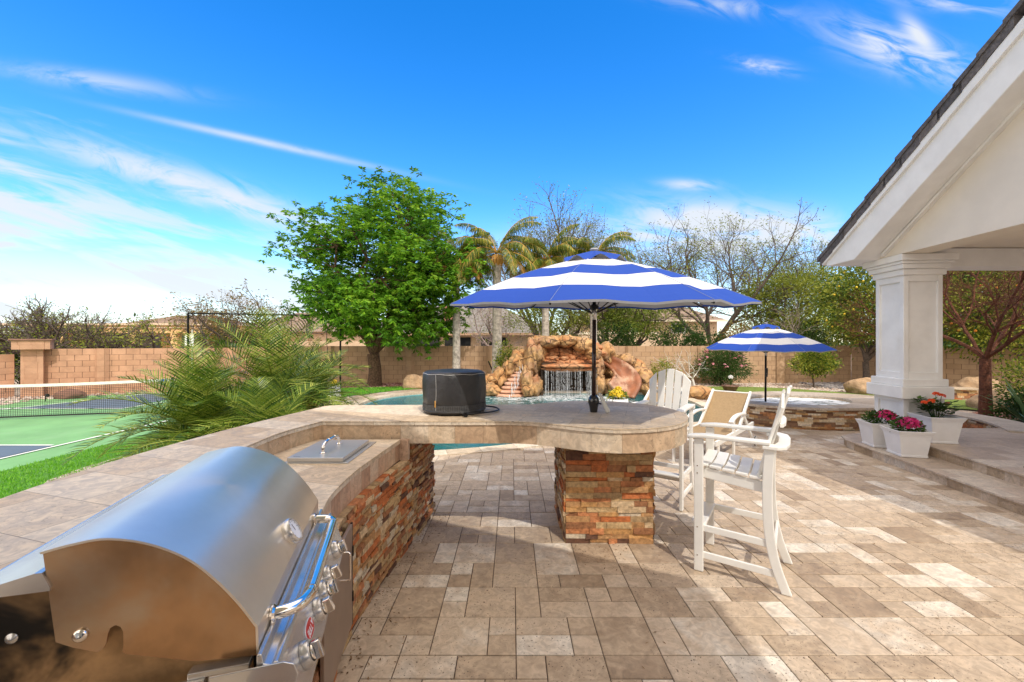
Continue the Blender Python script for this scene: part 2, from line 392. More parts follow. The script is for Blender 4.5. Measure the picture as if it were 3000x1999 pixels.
YELL = leaf('petal_yellow', [(.8, .55, .02), (.85, .65, .05)], .2); LPINK = leaf('petal_pink', [(.75, .25, .32), (.7, .4, .45)], .2)
FRUIT = mat('orange_fruit', (.75, .25, .02), .45); LEMON = mat('lemon_fruit', (.8, .55, .03), .45)
# ================= SETTING =================
POOL = smooth_path([(-1.9, 7.15, 0), (-1.35, 7.15, 0), (0, 7.6, 0), (1.5, 8.5, 0), (3, 9.35, 0), (4.3, 9.7, 0), (5.15, 10.2, 0), (5.3, 11.2, 0), (5.6, 12.8, 0), (5.5, 14.3, 0), (4.6, 15.3, 0), (2, 15.6, 0), (-1, 15.5, 0),
                    (-3.0, 15.5, 0), (-4.2, 14.4, 0), (-4.55, 12.9, 0), (-4.3, 11.2, 0), (-3.6, 9.3, 0), (-2.6, 7.7, 0)], 5, True)
PC = V((.8, 11.4, 0))
def inside(p, poly):
    x, y = p[0], p[1]; c = False; j = len(poly)-1
    for i in range(len(poly)):
        xi, yi, xj, yj = poly[i][0], poly[i][1], poly[j][0], poly[j][1]
        if (yi > y) != (yj > y) and x < (xj-xi)*(y-yi)/(yj-yi)+xi: c = not c
        j = i
    return c
def offset(poly, d):
    out = []; n = len(poly)
    for i in range(n):
        t = (poly[(i+1) % n]-poly[i-1]).normalized(); out.append(poly[i]+V((t.y, -t.x, 0))*d)
    return out
def pebble_mat(name, ramp, sc, rough=.9):
    m = bpy.data.materials.new(name); m.use_nodes = True; T = NT(m.node_tree); b = T.N['Principled BSDF']; tc = T.n('ShaderNodeTexCoord')
    vo = T.n('ShaderNodeTexVoronoi', i_Vector=tc.outputs['Object'], i_Scale=sc); cr = T.N.new('ShaderNodeValToRGB'); el = cr.color_ramp.elements
    while len(el) < len(ramp): el.new(.5)
    for i, q in enumerate(ramp): el[i].position = i/(len(ramp)-1); el[i].color = (*q, 1)
    s_ = T.n('ShaderNodeSeparateColor', i_0=vo.outputs['Color']); T.L.new(s_.outputs[0], cr.inputs[0])
    big = T.ss(T.noise(tc.outputs['Object'], .5, 4), .3, .7, .82, 1.12); cb = T.n('ShaderNodeCombineColor', i_0=big, i_1=big, i_2=big)
    T.L.new(T.mix(1., cr.outputs[0], cb.outputs[0], 'MULTIPLY'), b.inputs['Base Color']); b.inputs['Roughness'].default_value = rough
    bp = T.n('ShaderNodeBump', i_Strength=1., i_Distance=.02, invert=True); T.L.new(vo.outputs['Distance'], bp.inputs['Height']); T.L.new(bp.outputs[0], b.inputs['Normal'])
    return m
GRAV = pebble_mat('gravel', [(.30, .21, .15), (.46, .35, .27), (.55, .46, .38), (.38, .27, .20)], 28)
MULCH = pebble_mat('red_mulch', [(.14, .06, .035), (.26, .12, .08), (.34, .20, .15)], 26)
PALEG = pebble_mat('pale_gravel', [(.42, .36, .30), (.60, .54, .47), (.70, .64, .57)], 24)
mb = MB(); n = len(POOL); rings = [[p+V((0, 0, -.03)) for p in POOL]]
for rad in (14, 45, 400):
    rings.append([V((PC.x, PC.y, -.03))+(p-PC).normalized()*rad for p in POOL])
for k in range(3): mb.add(rings[k]+rings[k+1], [(i, i+n, (i+1) % n+n, (i+1) % n) for i in range(n)])
struct(mb, 'ground', GRAV)
# pool basin and water
mb = MB(); top = [p+V((0, 0, .0)) for p in POOL]; mid = [p.lerp(PC, .05)+V((0, 0, -.55)) for p in POOL]; bot = [PC.lerp(p, .72)+V((0, 0, -1.5)) for p in POOL]
mb.add(top+mid, [(i+n, i, (i+1) % n, (i+1) % n+n) for i in range(n)]); mb.add(mid+bot, [(i+n, i, (i+1) % n, (i+1) % n+n) for i in range(n)]); mb.add(bot, [tuple(range(n))])
BASIN = mat('pool_plaster', (.14, .32, .32), .7, nz=(5, .2)); struct(mb, 'pool_basin', BASIN)
def water_mat(name, tint, bscale, foam=None, bstr=.35):
    m = bpy.data.materials.new(name); m.use_nodes = True; T = NT(m.node_tree); N = T.N; N.remove(N['Principled BSDF']); tc = T.n('ShaderNodeTexCoord')
    mp = T.n('ShaderNodeMapping', i_0=tc.outputs['Object']); mp.inputs['Scale'].default_value = (1, 1.6, 1)
    h = T.math('ADD', T.noise(mp.outputs[0], bscale, 4, .6, 1.2), T.math('MULTIPLY', T.noise(mp.outputs[0], bscale*3, 3, .6, .6), .35))
    bp = T.n('ShaderNodeBump', i_Strength=bstr, i_Distance=.06); T.L.new(h, bp.inputs['Height'])
    gl = T.n('ShaderNodeBsdfGlossy', i_Roughness=.06, i_Color=(.9, .95, 1, 1)); T.L.new(bp.outputs[0], gl.inputs['Normal'])
    tr = T.n('ShaderNodeBsdfTransparent', i_Color=(*tint, 1)); df = T.n('ShaderNodeBsdfDiffuse', i_Color=(.015, .13, .145, 1)); T.L.new(bp.outputs[0], df.inputs['Normal'])
    m0 = T.n('ShaderNodeMixShader', i_0=.62); T.L.new(tr.outputs[0], m0.inputs[1]); T.L.new(df.outputs[0], m0.inputs[2])
    fr = T.n('ShaderNodeFresnel', i_IOR=1.33); T.L.new(bp.outputs[0], fr.inputs['Normal'])
    m1 = T.n('ShaderNodeMixShader'); T.L.new(T.math('MULTIPLY', fr.outputs[0], .75), m1.inputs[0]); T.L.new(m0.outputs[0], m1.inputs[1]); T.L.new(gl.outputs[0], m1.inputs[2])
    out = m1
    if foam:
        fo = T.n('ShaderNodeBsdfDiffuse', i_Color=(.88, .92, .95, 1)); gx = T.n('ShaderNodeSeparateXYZ', i_0=tc.outputs['Object'])
        f = foam(T, gx, mp.outputs[0]); m2 = T.n('ShaderNodeMixShader'); T.L.new(f, m2.inputs[0]); T.L.new(out.outputs[0], m2.inputs[1]); T.L.new(fo.outputs[0], m2.inputs[2]); out = m2
    T.L.new(out.outputs[0], N['Material Output'].inputs[0]); return m
def foam1(T, g, vec):   # churned water where the fall lands
    dx = T.math('ABSOLUTE', T.math('SUBTRACT', g.outputs[0], 1.55)); fx = T.ss(dx, 4.2, 1.4); fy = T.ss(g.outputs[1], 11.2, 15.1)
    z = T.noise(vec, 3.0, 7, .7, 2.2)
    v = T.math('ADD', z, T.math('MULTIPLY', T.math('MULTIPLY', fx, fy), .22)); return T.math('MULTIPLY', T.ss(v, .66, .78), .85)
mb = MB(); mb.add([p+V((0, 0, -.09)) for p in POOL], [tuple(range(n))])
struct(mb, 'pool_water', water_mat('pool_water', (.35, .78, .80), 2.2, foam1))
# shallow entry shelf beside the cascade
mb = MB(); sh = smooth_path([(-3.7, 14.9, 0), (-3.3, 13.2, 0), (-2.0, 12.9, 0), (-.6, 13.4, 0), (.1, 14.6, 0), (0, 15.6, 0), (-2, 15.9, 0), (-3.4, 15.7, 0)], 4, True)
mb.prism(sh, -.6, -.10); struct(mb, 'pool_shelf', mat('shelf_plaster', (.62, .62, .58), .7, nz=(4, .15)))
mb = MB(); mb.prism(smooth_path([(-2.9, 8.6, 0), (-1.9, 7.35, 0), (-1.3, 7.3, 0), (-.2, 7.7, 0), (.9, 8.35, 0), (.6, 9.2, 0), (-1.2, 9.8, 0), (-3, 9.6, 0)], 4, True), -.7, -.22); struct(mb, 'entry_bench', mat('bench_plaster', (.60, .58, .52), .7, nz=(4, .25)))
# coping
mb = MB(); i0 = offset(POOL, -.03); o0 = offset(POOL, .30); z1, z0 = .012, -.06
for i in range(n):
    j = (i+1) % n; u = V((0, 0, 1)); gp = .004
    a_, b_, c_, d_ = i0[i], i0[j], o0[j], o0[i]
    if i % 2 == 0: a_ = a_.lerp(b_, .02); d_ = d_.lerp(c_, .02)
    mb.hexa([a_+u*z0, b_+u*z0, c_+u*z0, d_+u*z0, a_+u*z1, b_+u*z1, c_+u*z1, d_+u*z1], (i//2*37 % 11)/11)
struct(mb, 'pool_coping', travertine('pool_coping', [(.56, .45, .32), (.66, .56, .42), (.74, .65, .52)], None, .4, .6))
# patio: laid in the four-size travertine pattern
U = .1745; X0, Y0 = -.15, 2.515
DECK = [(-2.2, -1.9), (7.4, -1.9), (7.4, 8.6), (5.6, 9.8), (5.6, 14), (0, 14.5), (-3.0, 16.9), (-4.6, 16.0), (-5.75, 14.3), (-6.0, 12.6), (-5.2, 9.5), (-3.6, 6.4), (-2.6, 5.2), (-2.2, 4.9)]
PO = offset(POOL, .28); mb = MB(); occ = {}; rt = random.Random(11)
for jj in range(-26, 84):
    for ii in range(-36, 46):
        if (ii, jj) in occ: continue
        x, y = X0+ii*U, Y0+jj*U
        opts = [(2, 2)]*5+[(1, 2)]*4+[(2, 1)]*4+[(1, 1)]*4 if jj % 2 == 0 else [(2, 1)]*3+[(1, 1)]*2
        rt.shuffle(opts); w_, h_ = 1, 1
        for (a_, b_) in opts:
            if all((ii+p, jj+q) not in occ for p in range(a_) for q in range(b_)): w_, h_ = a_, b_; break
        for p in range(w_):
            for q in range(h_): occ[(ii+p, jj+q)] = 1
        cx, cy = x+w_*U/2, y+h_*U/2
        if not inside((cx, cy), DECK) or inside((cx, cy), PO): continue
        g = .0028; z = rt.uniform(-.0015, .0015); rv = rt.random(); b = .004
        x0, x1, y0, y1 = x+g, x+w_*U-g, y+g, y+h_*U-g
        mb.add([(x0, y0, -.02), (x1, y0, -.02), (x1, y1, -.02), (x0, y1, -.02), (x0, y0, z-.003), (x1, y0, z-.003), (x1, y1, z-.003), (x0, y1, z-.003),
                (x0+b, y0+b, z), (x1-b, y0+b, z), (x1-b, y1-b, z), (x0+b, y1-b, z)],
               [(0, 1, 5, 4), (1, 2, 6, 5), (2, 3, 7, 6), (3, 0, 4, 7), (4, 5, 9, 8), (5, 6, 10, 9), (6, 7, 11, 10), (7, 4, 8, 11), (8, 9, 10, 11)], rv)
struct(mb, 'patio_paving', PAV)
mb = MB(); mb.add([(-2.6, -2, -.008), (7.6, -2, -.008), (7.6, 7.1, -.008), (-2.6, 7.1, -.008)], [(0, 1, 2, 3)]); struct(mb, 'paving_joints', GROUT)
# court
def paint(name, c): return mat(name, c, .75, nz=(1.5, .08), bump=(220, .25, .003))
def sheet(name, poly, z, m, kind='structure'):
    mb = MB(); mb.add([(p[0], p[1], z) for p in poly], [tuple(range(len(poly)))]); return struct(mb, name, m, kind)
sheet('court_surface', [(-14.9, -2), (-7.35, -2), (-7.35, 15.2), (-12.2, 15.4), (-14.9, 14.3), (-16.5, 12.5), (-17, 8), (-17, -2)], -.012, mat('court_green', (.17, .38, .15), .75, nz=(1.1, .16), nz2=(.9, (.22, .40, .20), .5, .75), bump=(220, .25, .003)))
cb_ = paint('court_slate', (.10, .145, .20))
sheet('court_near_box', [(-13.9, -1), (-8.26, -1), (-8.26, 7.55), (-13.9, 7.55)], -.004, cb_)
sheet('court_far_box', [(-13.85, 11.75), (-10.9, 11.75), (-11.3, 15.2), (-13.0, 15.0)], -.004, cb_)
mb = MB()
def line(a_, b_, w_=.055):
    a_ = V((*a_, 0)); b_ = V((*b_, 0)); d = (b_-a_).normalized(); s_ = V((d.y, -d.x, 0))*w_/2; z = V((0, 0, .004)); mb.add([a_-s_+z, a_+s_+z, b_+s_+z, b_-s_+z], [(0, 1, 2, 3)])
for a_, b_ in (((-8.25, -1), (-8.1, 13.4)), ((-13.9, 7.58), (-8.28, 7.58)), ((-15.2, 11.70), (-10.85, 11.72)), ((-14.05, 11.2), (-13.0, 15.2)), ((-10.85, 11.76), (-10.5, 15.2))): line(a_, b_)
struct(mb, 'court_lines', paint('line_white', (.85, .85, .85)))
# turf
TURFM = mat('turf_base', (.10, .30, .03), .9, nz=(6, .2), bump=(160, 1., .02))
LAWN = [(-7.33, -1), (-2.5, -1), (-2.5, 4.95), (-3.3, 6.3), (-4.85, 9.3), (-5.7, 12.4), (-5.55, 14.2), (-4.5, 15.75), (-3.3, 16.7), (-3.2, 17.3), (-4.5, 17.2), (-6.8, 16.6), (-7.33, 15.6)]
sheet('lawn', LAWN, .012, TURFM)
TURF2 = smooth_path([(6.2, 14.4, 0), (6.2, 16.8, 0), (8, 17.25, 0), (10.4, 16.9, 0), (12.6, 14.8, 0), (14.7, 13.0, 0), (16.5, 11.4, 0), (14.5, 10.3, 0), (12.6, 11.4, 0), (11.0, 13.0, 0), (9.7, 14.3, 0), (8, 14.8, 0)], 4, True)
sheet('putting_strip', TURF2, .012, mat('turf_olive', (.17, .24, .04), .9, nz=(5, .25), bump=(120, 1., .02)))
sheet('mulch_bed', [(-7.6, 15.5), (-6.8, 16.6), (-4.5, 17.2), (-2.6, 17.4), (-1.5, 18.9), (-9.5, 18.9), (-11.5, 16.4)], -.016, MULCH)
sheet('pale_gravel_bed', [(5.9, 16.6), (8, 17.3), (10.6, 17.0), (12.8, 14.9), (14.9, 13.1), (17.0, 11.5), (19, 13), (15.3, 18.9), (3, 18.9)], -.016, PALEG)
sheet('planting_bed', [(9.5, 7.6), (15, 7.2), (22, 8), (20, 14), (16.6, 11.3), (14.5, 10.2), (12.5, 11.3), (9.9, 9.8)], -.014, MULCH)
sheet('pebble_bed', smooth_path([(-5.9, 5.2, 0), (-2.9, 5.3, 0), (-3.9, 7.3, 0), (-4.9, 8.6, 0), (-6.2, 7.4, 0)], 4, True), .020, pebble_mat('pebbles', [(.20, .15, .11), (.42, .36, .30), (.62, .58, .52)], 30))
mb = MB(); rg = random.Random(3)
def blades(mb, poly, n_, x0, x1, y0, y1, h, w_=.006):
    for _ in range(n_):
        y = y0+(y1-y0)*rg.random()**1.6; x = rg.uniform(x0, x1)
        if not inside((x, y), poly): continue
        t = rg.uniform(0, 6.28); hh = h*rg.uniform(.6, 1.3); dx, dy = math.cos(t)*w_, math.sin(t)*w_; lx, ly = rg.uniform(-.5, .5)*hh, rg.uniform(-.5, .5)*hh
        mb.add([(x-dx, y-dy, .01), (x+dx, y+dy, .01), (x+lx, y+ly, .01+hh)], [(0, 1, 2)], rg.random())
blades(mb, LAWN, 60000, -7.33, -2.3, 1.6, 7.5, .035, .007); blades(mb, LAWN, 14000, -7.3, -3, 12, 17.3, .05, .012)
struct(mb, 'turf_blades', leaf('turf_blade', [(.10, .34, .015), (.17, .46, .03), (.28, .58, .06)], .3), 'stuff')
# loose stones in the beds
def scatter(name, m, poly, cnt, r0, r1, sd, z=-.012):
    mb = MB(); rs = random.Random(sd); xs = [p[0] for p in poly]; ys = [p[1] for p in poly]; vs, fs = ico(1)
    for _ in range(cnt):
        x, y = rs.uniform(min(xs), max(xs)), rs.uniform(min(ys), max(ys))
        if not inside((x, y), poly): continue
        q = rs.uniform(r0, r1); sxx, syy, szz = q*rs.uniform(.8, 1.4), q*rs.uniform(.7, 1.1), q*rs.uniform(.4, .8)
        mb.add([(x+v.x*sxx, y+v.y*syy, z+v.z*szz+szz*.3) for v in vs], fs, rs.random())
    return struct(mb, name, m, 'stuff', smooth=False)
PEB = mat('pebble_stones', ramp=[(.34, .24, .19), (.52, .42, .35), (.62, .54, .47), (.44, .30, .24)], rough=.9)
PEBD = mat('dark_stones', ramp=[(.12, .11, .12), (.24, .22, .22), (.34, .30, .28)], rough=.9)
PEBR = mat('red_chips', ramp=[(.20, .08, .06), (.34, .16, .12), (.46, .30, .26)], rough=.95)
scatter('gravel_stones', PEB, [(-17, 8), (-14.95, 12), (-14.9, 14.4), (-12.3, 15.5), (-12, 16), (-16.5, 14.2), (-19, 13)], 2600, .03, .07, 1)
scatter('mulch_chips', PEBR, [(-7.6, 15.9), (-6.8, 16.7), (-4.5, 17.3), (-2.6, 17.5), (-1.6, 18.8), (-9.0, 18.8)], 2600, .02, .06, 2)
scatter('bed_stones', PEB, [(5.9, 16.9), (8, 17.4), (10.6, 17.1), (12.8, 15), (15, 13.2), (16, 14), (15.2, 18.8), (4, 18.8)], 3600, .02, .055, 4)
scatter('river_stones', PEBD, [(12.6, 16.6), (14.9, 16.2), (15.2, 18.7), (12.8, 18.7)], 900, .05, .11, 5)
scatter('palm_pebbles', PEB, [(-5.8, 5.3), (-2.9, 5.4), (-3.9, 7.2), (-4.9, 8.4), (-6.0, 7.3)], 1600, .015, .04, 6, .02)
scatter('bed_chips', PEBR, [(9.9, 7.9), (15, 7.4), (19, 8.5), (17, 11.5), (14.5, 10.2), (12.5, 11.2), (10.2, 9.8)], 2400, .02, .05, 8)

# ================= OUTDOOR KITCHEN =================
TZ, LZ, BZ = 1.15, .99, .945
inner = smooth_path([(-1.05, .15, 0), (-1.25, .6, 0), (-1.45, 1.0, 0), (-1.60, 1.406, 0), (-1.72, 1.9, 0), (-1.80, 2.5, 0), (-1.845, 3.025, 0), (-1.84, 3.4, 0), (-1.732, 3.824, 0)], 5)
cc, cr_ = V((.91, 4.31, 0)), .83
arc = [V((-.02, 3.824, 0)), V((.16, 3.80, 0)), V((.363, 3.70, 0)), V((.63, 3.545, 0))]+[cc+V((math.cos(t), math.sin(t), 0))*cr_ for t in [math.radians(d) for d in range(-95, 136, 7)]]
back = [V((.22, 4.84, 0)), V((-2.0, 4.78, 0))]
outer = smooth_path([(-2.10, 4.72, 0), (-2.30, 3.78, 0), (-2.38, 3.2, 0), (-2.42, 2.6, 0), (-2.39, 2.1, 0), (-2.30, 1.6, 0), (-2.13, 1.1, 0), (-1.9, .6, 0), (-1.7, .15, 0)], 5)
top = inner+arc+back+outer
front = smooth_path([(-.50, .3, 0), (-.60, .75, 0), (-.71, 1.15, 0), (-.83, 1.55, 0), (-.93, 1.9, 0), (-.995, 2.2, 0), (-1.045, 2.42, 0), (-1.07, 2.75, 0), (-1.062, 3.1, 0), (-1.01, 3.8, 0)], 5)
def near(p, d, toward): return p+(toward-p).normalized()*d
kit = thing('outdoor_kitchen', 'curved outdoor bar and grill island of travertine slabs on stacked stone', 'outdoor kitchen', (-1.4, 3, 0))
def slab(poly, z0, z1, name, m):
    mb = MB(); mb.prism(poly, z0, z1); return mb.build(name, m, kit)
slab(top, TZ-.008, TZ, 'countertop', CTOP)
# nosing tiles round the edge, then the fascia tiles
edge1 = inner+arc+back[:1]
mb = MB(); ledger(mb, edge1, TZ-.036, TZ-.0095, (.1, .1), (.30, .46), .0, random.Random(2), .001, .10, .0015, seg=.04); mb.build('edge_nosing', NOSE, kit); mb = MB(); ledger(mb, [back[1]]+outer, TZ-.036, TZ-.0095, (.1, .1), (.3, .46), 0, random.Random(4), .001, .1, seg=.05)
mb.build('edge_nosing', NOSE, kit)
ins = [p+Path(edge1).at(0)[1]*0 for p in edge1]
P_ = Path(edge1); fas = [P_.at(P_.L*i/140)[0]-P_.at(P_.L*i/140)[1]*.012 for i in range(141)]
mb = MB(); ledger(mb, fas, BZ, TZ-.037, (.3, .3), (.22, .30), .0, random.Random(5), .0006, .05, .001, seg=.04)
P2 = Path([back[1]]+outer); fas2 = [P2.at(P2.L*i/60)[0]-P2.at(P2.L*i/60)[1]*.012 for i in range(61)]
mb.build('fascia_tiles', TRIM, kit); mb = MB(); ledger(mb, fas2, BZ, TZ-.037, (.3, .3), (.2, .3), 0, random.Random(6), .001, .05, .001); mb.build('fascia_tiles', TRIM, kit)
core = [p for p in fas]+[back[0], back[1]]+fas2
mb = MB()
bar_poly = [V((-1.78, 3.89, 0))]+[near(p, .045, cc) for p in arc]+[V((.2, 4.79, 0)), V((-1.98, 4.73, 0))]
mb.prism(bar_poly, BZ+.004, TZ-.010)
lp = [p+V((-.045, .0, 0)) for p in inner]+[p+V((.05, 0, 0)) for p in outer]; mb.prism(lp, 0, TZ-.011); mb.build('bar_core', mat('mortar_bed', (.40, .30, .22), .9, nz=(8, .2)), kit)
low = front+[V((-1.74, 3.80, 0))]+[p+V((-.01, 0, 0)) for p in inner[::-1]]
mb = MB(); mb.prism(low, LZ-.008, LZ); mb.build('grill_counter', CTOP, kit)
mb = MB(); ledger(mb, front, LZ-.036, LZ-.009, (.1, .1), (.28, .42), 0, random.Random(7), .001, .08, seg=.05); mb.build('counter_nosing', NOSE, kit)
P3 = Path(front); f3 = [P3.at(P3.L*i/50)[0]-P3.at(P3.L*i/50)[1]*.012 for i in range(51)]
mb = MB(); ledger(mb, f3, .80, LZ-.037, (.3, .3), (.13, .22), 0, random.Random(8), .0008, .05, .001, seg=.05)
mb.box(-1.02, -.94, 3.80, 3.86, .80, LZ-.001); mb.build('counter_fascia', travertine('fascia_warm', [(.40, .24, .16), (.55, .38, .27), (.64, .52, .40)], None, .4, .5), kit)
stone = smooth_path([(-.50, .3, 0), (-.60, .75, 0), (-.71, 1.15, 0), (-.83, 1.55, 0), (-.93, 1.9, 0), (-.99, 2.28, 0), (-1.04, 2.55, 0), (-1.046, 2.85, 0), (-1.035, 3.1, 0), (-1.0, 3.45, 0), (-.95, 3.85, 0), (-.90, 4.25, 0), (-.86, 4.62, 0)], 6)
mb = MB(); PS = Path(stone)
# the wall runs under the slab past the counter, so its last part is taller
k = next(i for i, p in enumerate(stone) if p.y > 3.86)
ledger(mb, stone[:k+1], 0, .80, (.02, .048), (.06, .2), .03, random.Random(9), .006); ledger(mb, stone[k:]+[V((-1.0, 4.68, 0)), V((-1.9, 4.68, 0))], 0, BZ-.002, (.02, .048), (.06, .2), .03, random.Random(10), .006)
mb.build('stone_veneer', LEDGE, kit)
mb = MB(); base = [p+V((-.03, 0, 0)) for p in stone[:k+1]]+[p+V((-.05, 0, 0)) for p in inner[::-1]]
mb.prism(base, 0, .795); mb.prism([p+V((-.05, 0, 0)) for p in front]+[V((-1.76, 3.79, 0))]+[p+V((-.05, 0, 0)) for p in inner[::-1]], .78, LZ-.009); mb.prism([V((-.99, 3.84, 0)), V((-.93, 4.2, 0)), V((-.90, 4.63, 0)), V((-2.0, 4.63, 0)), V((-1.9, 3.84, 0))], 0, BZ); mb.build('base_core', CORE, kit)
mb = MB(); mb.box(.53, 1.29, 3.96, 4.74, 0, BZ)
mb.build('pedestal_core', CORE, kit)
mb = MB(); q = [V((.50, 3.92, 0)), V((1.31, 3.92, 0)), V((1.31, 4.76, 0)), V((.50, 4.76, 0)), V((.50, 3.92, 0))]
rl = random.Random(12)
for i in range(4): ledger(mb, [q[i], q[i+1]], 0, BZ-.003, (.026, .062), (.07, .30), .03, rl, .007)
mb.build('stone_pedestal', LEDGE, kit)
# access door in the curved face
mb = MB(); dp = [PS.at(t) for t in [PS.L*i/400 for i in range(400)]]; dd = [(a_, b_) for a_, b_ in dp if 1.98 < a_.y < 2.60]
pa, na = dd[0]; pb, nb_ = dd[-1]; nn = ((pb-pa).cross(V((0, 0, 1)))).normalized(); off = nn*.045
mb.board(pa+off+V((0, 0, .44)), pb+off+V((0, 0, .44)), .62, .02, side=(0, 0, 1)); dr = mb.build('access_door', DOORM, kit, bevel=.003)
mb = MB()
for z in (.30, .58): mb.tube([pb+off*1.25+V((0, 0, z-.03)), pb+off*1.25+V((0, 0, z+.03))], .007, 8)
mb.board(pb+off*1.1+V((0, 0, .125)), pb+off*1.1+V((0, 0, .755)), .012, .012); mb.build('door_hinge', DARKM, dr)
hx = pa.lerp(pb, .55)+off
mb = MB(); mb.tube(smooth_path([hx+V((0, 0, .70)), hx+nn*.05+V((0, 0, .70)), hx+nn*.055+V((0, 0, .66)), hx+nn*.055+V((0, 0, .58)), hx+nn*.05+V((0, 0, .55)), hx+V((0, 0, .55))], 4), .006, 8); mb.build('door_handle', CHROME, dr, smooth=True)

# ================= BUILT-IN GRILL =================
F0 = V((-.677, 1.12, 0)); aX = V((-.272, .962, 0)).normalized(); pX = V((aX.y, -aX.x, 0)); GL = .932
def GP(s, t, z): return F0+pX*s+aX*t+V((0, 0, z))
gr = thing('barbecue_grill', 'stainless steel built-in barbecue grill with domed hood and front bar handle', 'grill', F0)
prof = smooth_path([(-.460, 0, 1.379), (-.399, 0, 1.392), (-.33, 0, 1.397), (-.245, 0, 1.374), (-.162, 0, 1.326), (-.098, 0, 1.262), (-.045, 0, 1.192), (.0, 0, 1.118)], 6)+[V((.002, 0, 1.045))]
mb = MB(); vs = []; nT = 10; th_ = .006
cen = V((-.25, 0, 1.1)); inn = [p+(cen-p).normalized()*th_ for p in prof]
for t in [GL*i/nT for i in range(nT+1)]:
    vs += [GP(p.x, t, p.z) for p in prof]+[GP(p.x, t, p.z) for p in inn]
m = len(prof); fs = []
for i in range(nT):
    for j in range(m-1):
        A_, B_ = i*2*m+j, (i+1)*2*m+j; fs.append((A_, A_+1, B_+1, B_)); fs.append((A_+m, B_+m, B_+m+1, A_+m+1))
for e_ in (0, nT):
    for j in range(m-1): fs.append((e_*2*m+j, e_*2*m+j+1, e_*2*m+m+j+1, e_*2*m+m+j))
fs += [tuple([0, 2*m, 3*m, m])]
mb.add(vs, fs); hood = mb.build('hood', STEELF, gr, smooth=True)
hood.modifiers.new('es', 'EDGE_SPLIT').split_angle = .5
lowp = [(.002, 1.045), (-.142, 1.052), (-.292, 1.101), (-.300, 1.108), (-.298, 1.125), (-.2985, 1.158), (-.304, 1.171), (-.314, 1.177), (-.325, 1.172), (-.330, 1.158), (-.333, 1.136), (-.339, 1.124), (-.350, 1.117), (-.40, 1.139), (-.432, 1.158)]
for nm, t0 in (('hood_end', .005), ('hood_end', GL-.012)):
    poly = [(p.x*.985-.003, p.z-.005) for p in prof]+[(a_, b_) for a_, b_ in lowp[1:]]
    mb = MB(); k_ = len(poly); vs = [GP(a_, t0, b_) for a_, b_ in poly]+[GP(a_, t0+.006, b_) for a_, b_ in poly]
    mb.add(vs, [tuple(range(k_)), tuple(range(2*k_-1, k_-1, -1))]+[((i+1) % k_, i, i+k_, (i+1) % k_+k_) for i in range(k_)]); he = mb.build(nm, BURNT_REFL, gr)
mb = MB()
for (s_, z_) in ((-.383, 1.166),):
    mb.lathe([(.016, -.004), (.016, .0), (.011, .004), (.0, .005)], 14, Matrix.Translation(GP(s_, .0, z_)) @ ((-aX).to_track_quat('Z', 'Y').to_matrix().to_4x4()))
mb.build('hood_bolt', CHROME, gr, smooth=True)
# firebox and rear flange
mb = MB(); bp = [(-.02, .96), (-.02, 1.07), (-.20, 1.09), (-.44, 1.28), (-.70, 1.275), (-.74, .96)]; k_ = len(bp)
vs = [GP(a_, .03, b_) for a_, b_ in bp]+[GP(a_, .04, b_) for a_, b_ in bp]; mb.add(vs, [tuple(range(k_)), tuple(range(2*k_-1, k_-1, -1))]+[((i+1) % k_, i, i+k_, (i+1) % k_+k_) for i in range(k_)])
fb = mb.build('firebox_side', SOOT, gr); mb = MB(); bp = [(a_, min(b_, 1.12)) for a_, b_ in bp]
vs = [GP(a_, GL-.05, b_) for a_, b_ in bp]+[GP(a_, GL-.04, b_) for a_, b_ in bp]; mb.add(vs, [tuple(range(k_)), tuple(range(2*k_-1, k_-1, -1))]+[((i+1) % k_, i, i+k_, (i+1) % k_+k_) for i in range(k_)])
mb.build('firebox_side', SOOT, gr)
mb = MB(); mb.lathe([(.014, 0), (.012, .003), (0, .004)], 12, Matrix.Translation(GP(-.53, .029, 1.17)) @ ((-aX).to_track_quat('Z', 'Y').to_matrix().to_4x4())); mb.build('bolt', STEEL, fb, smooth=True)
mb = MB()
def gbox(s0, s1, t0, t1, z0, z1): mb.hexa([GP(s0, t0, z0), GP(s1, t0, z0), GP(s1, t1, z0), GP(s0, t1, z0), GP(s0, t0, z1), GP(s1, t0, z1), GP(s1, t1, z1), GP(s0, t1, z1)])
gbox(-.62, -.44, .0, GL, 1.285, 1.292); gbox(-.625, -.615, .0, GL, .99, 1.292)
mb.hexa([GP(-.47, 0, 1.33), GP(-.455, 0, 1.33), GP(-.455, GL, 1.33), GP(-.47, GL, 1.33), GP(-.62, 0, 1.292), GP(-.44, 0, 1.292), GP(-.44, GL, 1.292), GP(-.62, GL, 1.292)])
mb.build('rear_flange', STEEL, gr)
mb = MB(); gbox(-.60, .0, .035, GL-.05, .98, 1.03); mb.build('fire_tray', DARKM, gr)
mb = MB(); gbox(-.16, -.02, -.004, .03, 1.012, 1.028); gbox(-.62, -.12, -.012, .0, .992, 1.012); mb.build('side_rail', STEEL, gr, bevel=.002)
